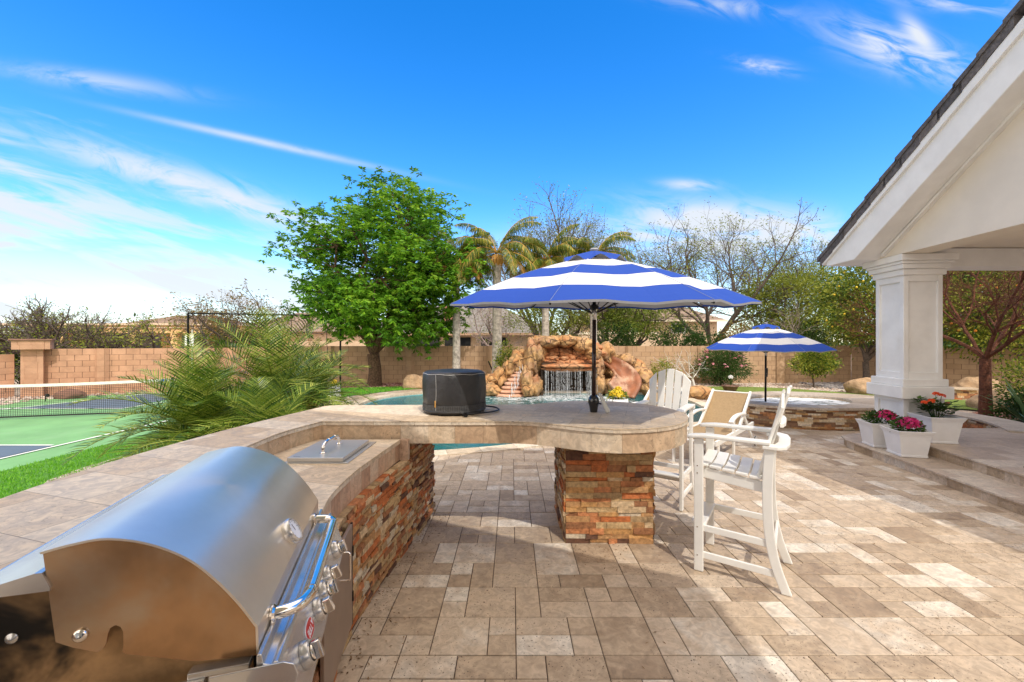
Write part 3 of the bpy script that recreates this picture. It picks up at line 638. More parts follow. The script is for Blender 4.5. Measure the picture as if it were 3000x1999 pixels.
# front: gutter ledge, bull-nose and sloping control panel
mb = MB(); lg = [(.004, 1.030), (.004, 1.062), (.016, 1.062), (.02, 1.036), (.040, 1.030), (.045, 1.037), (.054, 1.037), (.060, 1.028), (.064, 1.012), (.117, .872), (.10, .868), (.0, .96)]
k_ = len(lg)
vs = [GP(a_, -.03, b_) for a_, b_ in lg]+[GP(a_, GL+.03, b_) for a_, b_ in lg]; mb.add(vs, [tuple(range(k_)), tuple(range(2*k_-1, k_-1, -1))]+[((i+1) % k_, i, i+k_, (i+1) % k_+k_) for i in range(k_)])
pn = mb.build('control_panel', STEEL, gr, bevel=.003)
mb = MB(); cp_ = [(-.10, 1.035), (.07, 1.038), (.095, 1.028), (.105, 1.0), (.098, .975), (.06, .965), (.012, .955), (.008, .90), (-.03, .90), (-.03, 1.0), (-.10, 1.01)]; k_ = len(cp_)
vs = [GP(a_, -.040, b_) for a_, b_ in cp_]+[GP(a_, -.034, b_) for a_, b_ in cp_]; mb.add(vs, [tuple(range(k_)), tuple(range(2*k_-1, k_-1, -1))]+[((i+1) % k_, i, i+k_, (i+1) % k_+k_) for i in range(k_)])
mb.build('end_bracket', STEEL, gr, bevel=.002)
pnn = (pX*.938+V((0, 0, .347))).normalized()   # panel normal
def PN(t, f): # point on sloping panel face, f 0 top .. 1 bottom
    s_ = .0655+(.1175-.0655)*f; z_ = 1.010+(.872-1.010)*f; return GP(s_, t, z_)
def frame(p, nrm, up=V((0, 0, 1))):
    z = nrm.normalized(); x = up.cross(z).normalized(); y = z.cross(x); return Matrix.Translation(p) @ Matrix((x, y, z)).transposed().to_4x4()
for i, t in enumerate((.115, .335, .445, .555, .77)):
    Mx = frame(PN(t, .5), pnn); mb = MB(); mb.lathe([(.040, 0), (.040, .012), (.034, .022), (.027, .024), (.025, .012), (.0, .012)], 28, Mx, cap=False); bz = mb.build('control_knob', STEEL, gr, smooth=True)
    bz.modifiers.new('es', 'EDGE_SPLIT').split_angle = .6
    Mk = Mx @ Matrix.Rotation(.35*(i % 2)-.2, 4, 'Z'); mb = MB(); mb.lathe([(.023, .012), (.023, .030), (.0, .031)], 20, Mk, cap=False); mb.box(-.0095, .0095, -.026, .026, .026, .052, Mk); mb.build('knob_grip', CHROME, bz, bevel=.003)
# handle, standing off the lower front of the hood
def HP(t, o, z): return GP(o, t, z)
mb = MB(); z0 = 1.076
hp = smooth_path([HP(.120, .0, z0), HP(.128, .035, z0), HP(.155, .068, z0-.003), HP(.20, .086, z0-.006), HP(.25, .090, z0-.008), HP(.5, .090, z0-.008), HP(.72, .090, z0-.008), HP(.775, .086, z0-.006), HP(.798, .062, z0-.003), HP(.802, .03, z0), HP(.803, .0, z0)], 5)
mb.tube(hp, .0185, 18); hd = mb.build('handle', CHROME, gr, smooth=True)
parts('handle_collar', CHROME, hd, [MB().lathe([(.026, .0), (.026, .006), (.021, .012), (.021, .0)], 20, frame(HP(t, .002, z0), pX)) for t in (.120, .803)]+[MB().tube([HP(t, .0895, z0-.008), HP(t+.006, .090, z0-.008)], .0205, 18) for t in (.235, .755)])
# dial thermometer on the dome
ti = len(prof)-1-5; tp = prof[ti]; td = (prof[ti+1]-prof[ti-1]).normalized(); tn = (pX*(-td.z)+V((0, 0, td.x))).normalized(); tn = tn if tn.z > 0 else -tn
Mt = frame(GP(tp.x, .47, tp.z), tn); mb = MB(); mb.lathe([(.045, -.006), (.048, .004), (.048, .022), (.044, .028), (.040, .028), (.039, .022), (0, .0165)], 32, Mt, cap=False); tmn = mb.build('thermometer', STEEL, gr, smooth=True); tmn.modifiers.new('es', 'EDGE_SPLIT').split_angle = .6
mb = MB(); mb.lathe([(.0385, .0235), (0, .0238)], 24, Mt, cap=False); dl = mb.build('dial', mat('dial_face', (.85, .86, .9), .5), tmn)
mb = MB(); mb.box(-.0012, .0012, -.004, .022, .0245, .0252, Mt)
for q_ in range(9):
    an = math.radians(-120+30*q_); R2 = Mt @ Matrix.Rotation(an, 4, 'Z'); mb.box(-.0007, .0007, .028, .034, .0245, .025, R2)
mb.build('needle', DARKP, tmn)
# red oval badge with its lettering
Mb = frame(PN(.215, .40), pnn)
def oval(n_, a_, b_, p_=2.6): return [(a_*math.copysign(abs(math.cos(t))**(2/p_), math.cos(t)), b_*math.copysign(abs(math.sin(t))**(2/p_), math.sin(t))) for t in [2*math.pi*i/n_ for i in range(n_)]]
mb = MB(); mb.prism(oval(28, .046, .0245), 0, .003, M=Mb); rim = mb.build('badge', WHT, gr)
mb = MB(); mb.prism(oval(28, .0435, .022), .003, .0042, M=Mb); mb.build('badge_face', RED, rim)
mb = MB()
def glyph(x, segs, w_=.0028):
    for (x0, y0, x1, y1) in segs: mb.board(Mb @ V((x+x0*.013, y0*.020-.013, .0046)), Mb @ V((x+x1*.013, y1*.020-.013, .0046)), w_, .0008, side=(Mb.to_3x3() @ V((-(y1-y0)*.020, (x1-x0)*.013, 0))))
glyph(-.031, [(.1, 0, .1, 1), (.1, 1, .7, 1), (.7, 1, .7, .5), (.1, .5, .8, .5), (.85, .5, .85, 0), (.1, 0, .85, 0)]); glyph(-.0165, [(.1, 1, .1, 0), (.1, .05, .8, .05), (.8, 0, .8, 1)])
glyph(-.002, [(.1, 1, .1, 0), (.1, .07, .75, .07)]); glyph(.010, [(.1, 1, .1, 0), (.1, .07, .75, .07)])
mb.prism([(.022, .006), (.026, .002), (.030, -.008), (.034, .002), (.038, .006), (.038, .012), (.034, .009), (.026, .009), (.022, .012)], .0042, .005, M=Mb)
mb.build('badge_lettering', WHT, rim)

# ================= ON THE COUNTERS =================
lid = thing('cooler_lid', 'grey drop-in cooler lid with chrome handle in the lower counter', 'cooler lid', (-1.43, 3.33, LZ))
mb = MB(); mb.box(-1.66, -1.19, 3.045, 3.69, LZ, LZ+.008); mb.build('flange', GREYL, lid, bevel=.003)
mb = MB(); mb.box(-1.635, -1.228, 3.05, 3.61, LZ+.012, LZ+.042); lp_ = mb.build('lid_panel', GREYL, lid, bevel=.003)
mb = MB(); mb.box(-1.60, -1.55, 3.075, 3.079, LZ+.042, LZ+.0428); mb.build('maker_plate', DARKP, lp_)
mb = MB(); z = LZ+.042
mb.tube(smooth_path([(-1.43, 3.18, z), (-1.43, 3.185, z+.045), (-1.43, 3.215, z+.068), (-1.43, 3.28, z+.076), (-1.43, 3.38, z+.076), (-1.43, 3.44, z+.068), (-1.43, 3.468, z+.045), (-1.43, 3.47, z)], 5), .0125, 16)
for y in (3.18, 3.47): mb.lathe([(.022, 0), (.022, .005), (.016, .010), (.0, .011)], 18, Matrix.Translation((-1.43, y, z)))
for y in (3.275, 3.385): mb.tube([(-1.43, y, z+.076), (-1.43, y+.005, z+.076)], .0145, 16)
mb.build('lid_handle', CHROME, lid, smooth=True)

fx, fy, fr_ = -.60, 4.37, .318
fp = thing('covered_fire_pit', 'round tabletop fire pit under a black vinyl cover with a gas hose', 'fire pit', (fx, fy, TZ))
Mf = Matrix.Translation((fx, fy, TZ))
def wob(t, z):
    f_ = 1+.010*math.sin(5*t+z*9)+.008*math.sin(11*t+2)+.006*math.sin(17*t-z*20); return f_*(1+.018*max(0, math.cos(8*t+.4))*min(1, z*3))
mb = MB(); mb.lathe([(fr_-.006, .085), (fr_, .10), (fr_+.002, .16), (fr_+.003, .24), (fr_+.002, .32), (fr_-.002, .385), (fr_-.012, .408), (fr_-.035, .422), (.20, .43), (.1, .432), (0, .433)], 72, Mf, wob=wob, cap=False); cv = mb.build('cover', COVER, fp, smooth=True)
mb = MB()
for k_ in range(72*2):
    for z_ in range(4): pass
mb.lathe([(fr_+.001, .045), (fr_+.003, .10)], 72, Mf, wob=wob, cap=False); mb.lathe([(fr_-.006, .02), (fr_+.004, .022), (fr_+.005, .045), (fr_, .047)], 72, Mf, wob=wob, cap=False); mb.build('mesh_band', COVER, cv, smooth=True)
mb = MB()
for k_ in range(120):
    t = 2*math.pi*k_/120; q_ = (fr_+.006)*wob(t, .07); mb.tube([Mf @ V((q_*math.cos(t), q_*math.sin(t), .048)), Mf @ V((q_*math.cos(t), q_*math.sin(t), .098))], .0011, 3)
for z_ in (.048, .06, .073, .086, .098): mb.tube([Mf @ V(((fr_+.006)*wob(t, z_)*math.cos(t), (fr_+.006)*wob(t, z_)*math.sin(t), z_)) for t in [2*math.pi*i/90 for i in range(91)]], .0011, 3)
mb.build('reflective_grid', CMESH, cv)
mb = MB(); mb.tube([Mf @ V(((fr_+.003)*wob(t, .4)*.985*math.cos(t), (fr_+.003)*wob(t, .4)*.985*math.sin(t), .402+.003*math.sin(9*t))) for t in [2*math.pi*i/120 for i in range(121)]], .0016, 4)
t_ = math.radians(-116); mb.tube([Mf @ V(((fr_+.005)*wob(t_, z_)*math.cos(t_), (fr_+.005)*wob(t_, z_)*math.sin(t_), z_)) for z_ in [.05+.35*i/20 for i in range(21)]], .0016, 4); mb.build('stitching', THREAD, cv)
mb = MB(); mb.board(Mf @ V(((fr_+.012)*math.cos(t_), (fr_+.012)*math.sin(t_), .085)), Mf @ V(((fr_+.012)*math.cos(t_), (fr_+.012)*math.sin(t_), .15)), .012, .004); mb.build('zip_pull', LDEAD, cv)
mb = MB(); mb.lathe([(.0, .002), (fr_-.03, .004), (fr_-.01, .012), (fr_-.005, .04), (0, .041)], 48, Mf, cap=False)
for a_ in (-110, 0, 110, 180): mb.box(-.02, .02, -.02, .02, 0, .02, Matrix.Translation((fx, fy, TZ)) @ Matrix.Rotation(math.radians(a_), 4, 'Z') @ Matrix.Translation((fr_-.03, 0, 0)))
mb.build('burner_base', DARKM, fp)
mb = MB(); hs_ = smooth_path([(fx+.10, fy-.30, TZ+.03), (fx+.19, fy-.325, TZ+.028), (fx+.27, fy-.29, TZ+.03), (fx+.36, fy-.20, TZ+.022), (fx+.44, fy-.08, TZ+.018), (fx+.46, fy+.03, TZ+.02), (fx+.40, fy+.10, TZ+.03), (fx+.30, fy+.10, TZ+.04)], 6)
mb.tube(hs_, .0085, 10); mb.build('gas_hose', DARKP, fp, smooth=True)
mb = MB(); Mv = Matrix.Translation((fx+.155, fy-.345, TZ+.028)) @ Matrix.Rotation(math.radians(90), 4, 'X'); mb.lathe([(.026, 0), (.028, .008), (.026, .02), (.018, .024), (.012, .018), (0, .018)], 12, Mv, wob=lambda t, z: 1+.06*math.cos(6*t)); mb.tube([(fx+.16, fy-.33, TZ+.03), (fx+.23, fy-.315, TZ+.03)], .013, 10)
mb.build('valve', DARKM, fp, smooth=False)

# leaning tube beside the pole
mb = MB(); a_ = A(1755, 1152, 4.30); b_ = A(1782, 1206, 4.22); b_.z = TZ+.018; d_ = (a_-b_)
mb.tube([b_-d_*.04, b_, b_+d_*.1, b_+d_*.5, b_+d_*.9, b_+d_], [.012, .020, .024, .021, .015, .009], 14)
solo(mb, 'leaning_tube', mat('offwhite_plastic', (.62, .60, .54), .5), 'off-white tapered tube leaning beside the black umbrella pole on the round counter', 'tube', (b_.x, b_.y, TZ), smooth=True)

# ================= UMBRELLAS =================
def umbrella(name, label, base, zrim, zap, r, th0, tilt, pole_r, blk, ring=True):
    u = thing(name, label, 'patio umbrella', base); cx, cy, cz = base
    Mt_ = Matrix.Translation((cx, cy, zrim)) @ Matrix.Rotation(tilt, 4, 'X'); hh = zap-zrim; NS = 8; rho = [.0, .19, .4, .6, .8, 1.0]
    def pt(f, a_, under=0):  # a_ in sectors, f radial fraction
        k_ = math.floor(a_); q = a_-k_; A0 = th0+k_*2*math.pi/NS; A1 = A0+2*math.pi/NS
        p = V((math.cos(A0), math.sin(A0), 0)).lerp(V((math.cos(A1), math.sin(A1), 0)), q)
        sag = math.sin(math.pi*q); p = p*(1-.035*sag*f*f)
        zz = hh*(1-f)**1.0+hh*.10*math.sin(math.pi*f)-.035*sag*f*math.sin(math.pi*min(f, .9))+.012*math.sin(3*math.pi*q+k_)*f*f
        return Mt_ @ V((p.x*r*f, p.y*r*f, zz-under))
    ns = 6
    def band(f0, f1, m_, nm, sub=3):
        mb = MB()
        for k_ in range(NS*ns):
            for s_ in range(sub):
                a0, a1 = k_/ns, (k_+1)/ns; g0 = f0+(f1-f0)*s_/sub; g1 = f0+(f1-f0)*(s_+1)/sub
                mb.add([pt(g0, a0), pt(g1, a0), pt(g1, a1), pt(g0, a1)], [(0, 1, 2, 3)])
        return mb.build(nm, m_, cano if cano else u, smooth=True)
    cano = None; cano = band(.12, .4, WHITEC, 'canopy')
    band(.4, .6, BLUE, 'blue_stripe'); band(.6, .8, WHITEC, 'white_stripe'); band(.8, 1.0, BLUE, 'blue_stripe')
    for k_ in range(NS): mb = MB(); mb.tube([pt(f, k_)+V((0, 0, .002)) for f in (.14, .3, .5, .7, .85, 1.)], .0018, 4); mb.build('seam', SEAM, cano)
    mb = MB()   # hem
    for k_ in range(NS*ns):
        a0, a1 = k_/ns, (k_+1)/ns; mb.add([pt(1, a0), pt(1, a1), pt(1, a1, .018), pt(1, a0, .018)], [(0, 1, 2, 3)])
    mb.build('hem', BLUE, cano)
    mb = MB()   # wind vent flaring above the top opening
    for k_ in range(NS*ns):
        for s_ in range(3):
            def vp(g, a_):
                q = a_-math.floor(a_); z_ = zap-zrim+.045-.10*g-.030*g*math.cos(2*math.pi*q); fr__ = (.02+.20*g)*(1-.06*math.sin(math.pi*q)); A_ = th0+a_*2*math.pi/NS
                return Mt_ @ V((math.cos(A_)*r*fr__, math.sin(A_)*r*fr__, z_))
            a0, a1 = k_/ns, (k_+1)/ns; mb.add([vp(s_/3, a0), vp((s_+1)/3, a0), vp((s_+1)/3, a1), vp(s_/3, a1)], [(0, 1, 2, 3)])
    mb.build('vent', BLUE, cano, smooth=True)
    mb = MB(); mb.lathe([(.0, .085), (.035, .082), (.05, .065), (.02, .055), (.055, .045), (.03, .0)], 16, Mt_ @ Matrix.Translation((0, 0, hh-.01)), cap=False); mb.build('finial', mat('finial_grey', (.35, .36, .38), .5), u, smooth=True)
    for k_ in range(NS):
        mb = MB(); mb.tube([Mt_ @ V((0, 0, hh-.06))]+[pt(f, k_, .022) for f in (.3, .6, 1.0)], .008, 6); hub = Mt_ @ V((0, 0, -.10)); mb.tube([hub, pt(.52, k_, .03)], .006, 6); mb.build('rib', DARKM, u)
    top_ = Mt_ @ V((0, 0, hh)); base_ = V((cx, cy, cz))
    mb = MB(); mb.tube([base_+V((0, 0, .02)), V((top_.x, top_.y, zrim-.16))], pole_r, 16); mb.build('pole', blk, u, smooth=True)
    mb = MB(); mb.tube([V((top_.x, top_.y, zrim-.16)), V((top_.x, top_.y, zrim-.02))], pole_r*1.0, 16); mb.build('upper_pole', STEEL, u, smooth=True)
    mb = MB(); mb.tube([V((top_.x, top_.y, zrim-.02)), top_], pole_r*.9, 12); mb.build('mast', DARKM, u, smooth=True)
    mb = MB(); mb.lathe([(pole_r*2.2, -.03), (pole_r*2.2, .0), (pole_r*1.2, .02)], 16, Matrix.Translation((top_.x, top_.y, zrim-.02))); mb.build('hub', DARKM, u)
    return u
PB = mat('pole_dark_bronze', (.035, .012, .008), .25, .5, coat=.5)
u1 = umbrella('patio_umbrella', 'large blue and white striped patio umbrella standing in the round counter', (.84, 4.32, TZ), 2.255, 2.755, 1.50, math.radians(22.5), math.radians(3.4), .021, PB)
mb = MB(); mb.lathe([(.036, 0), (.038, .01), (.046, .06), (.058, .10), (.058, .125), (.046, .155), (.030, .172), (.022, .175)], 28, Matrix.Translation((.84, 4.32, TZ))); mb.tube([(.89, 4.29, TZ+.09), (.91, 4.28, TZ+.09)], .008, 8)
mb.build('pole_sleeve', mat('gloss_black', (.008, .008, .008), .15, coat=.6), u1, smooth=True)
u2 = umbrella('small_patio_umbrella', 'small blue and white striped patio umbrella standing at the spa edge', (5.81, 9.63, .47), 1.70, 2.23, 1.31, math.radians(0), math.radians(1), .022, DARKM)
mb = MB(); mb.tube([(5.81, 9.60, 1.06), (5.81, 9.60, 1.26)], [.028, .036], 12); mb.tube([(5.80, 9.56, 1.14), (5.76, 9.53, 1.14)], .008, 6); mb.build('crank', DARKP, u2)
# ================= CHAIRS =================
def bar_chair():
    t = thing('bar_chair', 'white slatted bar-height armchair', 'bar chair', (0, 0, 0), 'white bar chairs at the round counter')
    def P(mb, nm, bev=.006, par=None): return mb.build(nm, WPLAST, par or t, bevel=bev)
    for s in (-1, 1):
        y = .27*s
        mb = MB(); mb.box(.215, .285, y-.018, y+.018, 0, 1.078); lg = P(mb, 'front_leg')
        parts('screw', STEEL, lg, [MB().lathe([(.006, 0), (.006, .002), (0, .002)], 8, Matrix.Translation((.25+.008*s, y+.018*s, z)) @ Matrix.Rotation(math.radians(-90*s), 4, 'X')) for z in (.13, .36, .80, .86)])
        pr = smooth_path([(-.355, y, 0), (-.285, y, .20), (-.245, y, .42), (-.232, y, .65), (-.235, y, .88), (-.25, y, 1.078)], 4)
        mb = MB(); n_ = len(pr); vs = []
        for p in pr: vs += [p+V((-.034, -.018, 0)), p+V((.034, -.018, 0)), p+V((.034, .018, 0)), p+V((-.034, .018, 0))]
        fs = [(3, 2, 1, 0), tuple(range(4*n_-4, 4*n_))]+[(i*4+k, i*4+(k+1) % 4, i*4+4+(k+1) % 4, i*4+4+k) for i in range(n_-1) for k in range(4)]
        mb.add(vs, fs); P(mb, 'rear_leg')
        yi = .235*s
        mb = MB(); mb.board((.22, yi, .80), (-.235, yi, .755), .022, .085, side=(0, 1, 0)); P(mb, 'apron')
        for z0, z1 in ((.355, .345), (.135, .13)):
            mb = MB(); mb.board((.22, y*.98, z0), (-.25 if z0 > .2 else -.31, y*.98, z1), .024, .052, side=(0, 1, 0)); P(mb, 'stretcher', .004)
        ap = smooth_path([(.335, y, 1.078), (.20, y, 1.094), (.0, y, 1.094), (-.25, y, 1.094)], 4)
        mb = MB()
        vs = []; n_ = len(ap)
        for i, p in enumerate(ap):
            w_ = .045 if i > 1 else (.030 if i == 0 else .040); vs += [p+V((0, -w_, 0)), p+V((0, w_, 0)), p+V((0, w_, .028)), p+V((0, -w_, .028))]
        fs = [(0, 1, 2, 3), tuple(reversed(range(4*n_-4, 4*n_)))]+[(i*4+(k+1) % 4, i*4+k, i*4+4+k, i*4+4+(k+1) % 4) for i in range(n_-1) for k in range(4)]
        mb.add(vs, fs); P(mb, 'armrest', .008)
    # bent plate joining the arms behind the back
    o_ = [( -.20, .315), (-.30, .305), (-.355, .25), (-.375, .12), (-.375, -.12), (-.355, -.25), (-.30, -.305), (-.20, -.315), (-.20, -.225), (-.275, -.21), (-.295, -.10), (-.295, .10), (-.275, .21), (-.20, .225)]
    mb = MB(); mb.prism(o_[::-1], 1.064, 1.092); P(mb, 'arm_brace')
    for i in range(5):
        x0 = .225-i*.094; zc = .855-i*.010
        mb = MB(); n_ = 8; vs = []
        for k in range(n_+1):
            y = -.262+.524*k/n_; sg = -.022*math.cos(math.pi*(k/n_-.5))
            vs += [V((x0-.042, y, zc+sg)), V((x0+.042, y, zc+sg+.004)), V((x0+.042, y, zc+sg+.026)), V((x0-.042, y, zc+sg+.022))]
        fs = [(0, 1, 2, 3), tuple(reversed(range(4*n_, 4*n_+4)))]+[(k*4+(j+1) % 4, k*4+j, k*4+4+j, k*4+4+(j+1) % 4) for k in range(n_) for j in range(4)]
        mb.add(vs, fs); P(mb, 'seat_slat', .005)
    for i in range(5):
        yb = (i-2)*.082; yt = (i-2)*.104; wb, wt = .037, .046
        zt = [1.43, 1.50, 1.525, 1.50, 1.43][i]; dz = [-.05, -.018, 0, .018, .05][i]*-1
        def bx(z): return -.165-(z-.78)*.27
        pts = []
        n_ = 4; vs = []
        for k in range(n_+1):
            f = k/n_; z = .78+(zt-.78)*f; y = yb+(yt-yb)*f; w_ = wb+(wt-wb)*f; cu = .022*((i-2)/2)**2
            d_ = dz*(1 if k == n_ else 0)
            vs += [V((bx(z)+cu, y-w_, z-d_)), V((bx(z)+cu, y+w_, z+d_)), V((bx(z)-.022+cu, y+w_, z+d_)), V((bx(z)-.022+cu, y-w_, z-d_))]
        fs = [(3, 2, 1, 0), tuple(range(4*n_, 4*n_+4))]+[(k*4+j, k*4+(j+1) % 4, k*4+4+(j+1) % 4, k*4+4+j) for k in range(n_) for j in range(4)]
        mb = MB(); mb.add(vs, fs); P(mb, 'back_slat', .006)
    mb = MB(); bxz = -.165-(1.24-.78)*.27
    mb.prism([(bxz-.020, .215), (bxz-.045, .20), (bxz-.058, .10), (bxz-.058, -.10), (bxz-.045, -.20), (bxz-.020, -.215), (bxz-.022, 0)], 1.22, 1.256); P(mb, 'back_brace')
    mb = MB(); mb.box(-.225, -.20, -.25, .25, .78, .84); P(mb, 'lower_brace')
    mb = MB(); mb.box(.20, .315, -.252, .252, .365, .389); P(mb, 'footrest', .008)
    mb = MB(); mb.box(.218, .245, -.252, .252, .31, .365); P(mb, 'front_rail')
    mb = MB(); mb.box(-.29, -.268, -.252, .252, .30, .35); P(mb, 'rear_rail')
    return t
ch = bar_chair(); ch.location = (1.89, 3.53, .002); ch.rotation_euler = (0, 0, math.atan2(.56, -.83)); ch['label'] = 'white slatted bar chair nearest the camera, seen side-on right of the stone pedestal'
c2 = dup(ch, loc=(1.80, 5.02, .002), rz=math.atan2(-.82, -.57), label='white slatted bar chair behind the round counter, fan back facing away from the pool')
def chaise():
    t = thing('lounge_chair', 'white framed lounge chair', 'lounge chair', (0, 0, 0), 'tan sling loungers by the pool')
    def hx(f): return -.89+.72*f, .43+.52*f
    for s in (-1, 1):
        y = .325*s
        mb = MB(); mb.board((-2.1, y, .40), (-.05, y, .40), .035, .075, side=(0, 1, 0)); mb.build('side_rail', WPLAST, t, bevel=.006)
        a, b = hx(-.03), hx(1.03); mb = MB(); mb.board((a[0], y*.96, a[1]), (b[0], y*.96, b[1]), .04, .06, side=(0, 1, 0)); mb.build('back_rail', WPLAST, t, bevel=.008)
        mb = MB(); ap = smooth_path([(-1.36, y, .60), (-1.2, y, .655), (-.95, y, .675), (-.62, y, .655)], 4)
        for i in range(len(ap)-1): mb.board(ap[i]-V((.004, 0, 0)), ap[i+1]+V((.004, 0, 0)), .07, .028, side=(0, 1, 0))
        mb.build('armrest', WPLAST, t, bevel=.004)
        mb = MB(); mb.board((-1.22, y, 0), (-1.22, y, .645), .032, .065, side=(0, 1, 0)); mb.build('leg', WPLAST, t, bevel=.005)
        mb = MB(); mb.board((-.68, y, .645), (.0, y, .06), .032, .055, side=(0, 1, 0)); mb.build('rear_leg', WPLAST, t, bevel=.005)
        mb = MB(); mb.board((-1.98, y, 0), (-1.98, y, .38), .032, .06, side=(0, 1, 0)); mb.build('leg', WPLAST, t, bevel=.005)
        mb = MB(); Mw = Matrix.Translation((.02, y+.025*s, .085)) @ Matrix.Rotation(math.radians(90), 4, 'X'); mb.lathe([(.06, -.016), (.085, -.016), (.085, .016), (.06, .016)], 24, Mw); wh = mb.build('wheel', WPLAST, t)
        mb = MB(); mb.lathe([(.083, -.014), (.087, -.006), (.087, .006), (.083, .014)], 24, Mw, cap=False); mb.build('tyre', DARKP, wh)
    mb = MB(); n_ = 6
    for k in range(n_):
        a, b = hx(k/n_), hx((k+1)/n_); sa, sb = -.03*math.sin(math.pi*k/n_), -.03*math.sin(math.pi*(k+1)/n_); q = lambda p, s_, y: V((p[0]-s_*.5, y, p[1]+s_))
        mb.add([q(a, sa, -.30), q(a, sa, .30), q(b, sb, .30), q(b, sb, -.30)], [(0, 1, 2, 3)])
    mb.build('back_sling', TAN, t, smooth=True)
    mb = MB(); mb.box(-2.08, -.89, -.30, .30, .418, .424); mb.build('seat_sling', TAN, t)
    a = hx(1.0); mb = MB(); mb.tube([(a[0], -.3, a[1]), (a[0], .3, a[1])], .014, 8); mb.tube([(-2.09, -.32, .40), (-2.09, .32, .40)], .016, 8); mb.build('crossbar', WPLAST, t)
    return t
rz = math.atan2(.73, .68)
l1 = chaise(); l1.location = (4.11, 7.78, .002); l1.rotation_euler = (0, 0, rz); l1['label'] = 'tan sling lounge chair with raised back and wheel, between the two bar chairs'
dup(l1, loc=(3.26, 8.62, .002), rz=rz, label='tan sling lounge chair mostly hidden behind the rear white bar chair')

# ================= SPA, STEPS, LOW WALL =================
ZS = .47
spo = smooth_path([G(px, py, ZS) for px, py in ((2172, 1180), (2225, 1187), (2300, 1192), (2400, 1196.5), (2550, 1196), (2650, 1188), (2665, 1172), (2560, 1160), (2450, 1153), (2300, 1147.5), (2200, 1149), (2150, 1157), (2140, 1170))], 5, True)
spi = smooth_path([G(px, py, ZS) for px, py in ((2196, 1174.5), (2240, 1180), (2300, 1184), (2390, 1187), (2460, 1186.5), (2497, 1180), (2478, 1169), (2400, 1161), (2300, 1157.5), (2220, 1159), (2185, 1166))], 5, True)
def resamp(poly, n, c):   # by angle about c
    out = []
    for k in range(n):
        th = 2*math.pi*k/n-math.pi; d = V((math.cos(th), math.sin(th), 0)); best = None
        for i in range(len(poly)):
            a_, b_ = poly[i]-c, poly[(i+1) % len(poly)]-c; a_.z = b_.z = 0; e_ = b_-a_; den = d.x*e_.y-d.y*e_.x
            if abs(den) < 1e-9: continue
            t = (a_.x*e_.y-a_.y*e_.x)/den; u = (a_.x*d.y-a_.y*d.x)/den
            if t > 0 and -1e-6 <= u <= 1+1e-6: best = max(best or 0, t)
        out.append(V((c.x+d.x*best, c.y+d.y*best, 0)))
    return out
sc_ = V((7.2, 10.1, 0)); NQ = 72; so, si = resamp(spo, NQ, sc_), resamp(spi, NQ, sc_)
sp = thing('raised_spa', 'raised oval spa with travertine rim and stacked stone side', 'spa', (7.2, 10.1, 0))
mb = MB()
for i in range(NQ):
    j = (i+1) % NQ; u = V((0, 0, 1)); c_, d_ = so[j], so[i]; a_, b_ = si[i], si[j]
    if i % 3 == 0: a_ = a_.lerp(b_, .04); d_ = d_.lerp(c_, .03)
    mb.hexa([a_+u*(ZS-.05), b_+u*(ZS-.05), c_+u*(ZS-.05), d_+u*(ZS-.05), a_+u*ZS, b_+u*ZS, c_+u*ZS, d_+u*ZS], (i//3*29 % 13)/13)
mb.build('rim', travertine('spa_rim', [(.46, .37, .28), (.54, .45, .36), (.60, .52, .43)], None, .5, .55), sp)
sb = [sc_+(p-sc_)*.975 for p in so]
mb = MB(); ledger(mb, sb+[sb[0]], 0, ZS-.052, (.035, .06), (.10, .30), .035, random.Random(31), .006)
mb.build('stone_side', mat('spa_stone', ramp=[(.16, .08, .04), (.40, .18, .07), (.50, .32, .16), (.30, .20, .11), (.60, .48, .32), (.46, .26, .10), (.66, .56, .43), (.24, .13, .07)], rconst=True, rough=.7, nz=(22, .3), bump=(40, .6, .012)), sp)
mb = MB(); mb.prism([sc_+(p-sc_)*.96 for p in so][::1], 0, .12); mb.add([p+V((0, 0, ZS-.04)) for p in si]+[p+V((0, 0, .1)) for p in si], [(i+NQ, i, (i+1) % NQ, (i+1) % NQ+NQ) for i in range(NQ)]); mb.build('inner_tile', TRIM, sp)
def foam2(T, g, vec): return T.ss(T.noise(vec, 1.7, 7, .65, 2.5), .36, .56)
mb = MB(); mb.add([p+V((0, 0, ZS-.07)) for p in si], [tuple(range(NQ))]); mb.build('bubbling_water', water_mat('spa_water', (.5, .8, .95), 3.5, foam2, .8), sp)
def hand_rail():
    mb = MB()
    for dx in (0, .12): mb.tube(smooth_path([(4.95+dx, 10.6, -.1), (4.95+dx, 10.6, .25), (4.95+dx, 10.5, .33), (4.95+dx, 10.35, .25), (4.95+dx, 10.3, -.05)], 4), .017, 8)
    solo(mb, 'pool_handrail', STEEL, 'dark steel pool handrail beside the spa wall', 'handrail', (4.95, 10.6, 0))
hand_rail()
STEPT = travertine('step_travertine', [(.42, .33, .25), (.52, .42, .33), (.60, .52, .42)], (.62, .36), .5, .5, (.2, .15, .1), .5, .14)
RISE = travertine('riser_travertine', [(.34, .24, .15), (.46, .34, .22), (.58, .46, .34), (.64, .56, .46)], None, .6, .55)
st = MB(); s1 = [V((4.85, .2, 0)), V((5.47, 4.49, 0)), V((5.88, 7.40, 0)), V((6.05, 7.72, 0)), V((6.38, 7.90, 0)), V((7.2, 7.95, 0))]
st.prism([(p.x, p.y) for p in s1]+[(7.2, .2)], .118, .14); o1 = struct(st, 'lower_step_tread', STEPT)
s2 = [V((5.25, .2, 0)), V((6.07, 4.98, 0)), V((6.32, 6.40, 0)), V((6.40, 6.85, 0)), V((6.40, 7.66, 0)), V((14, 7.66, 0))]
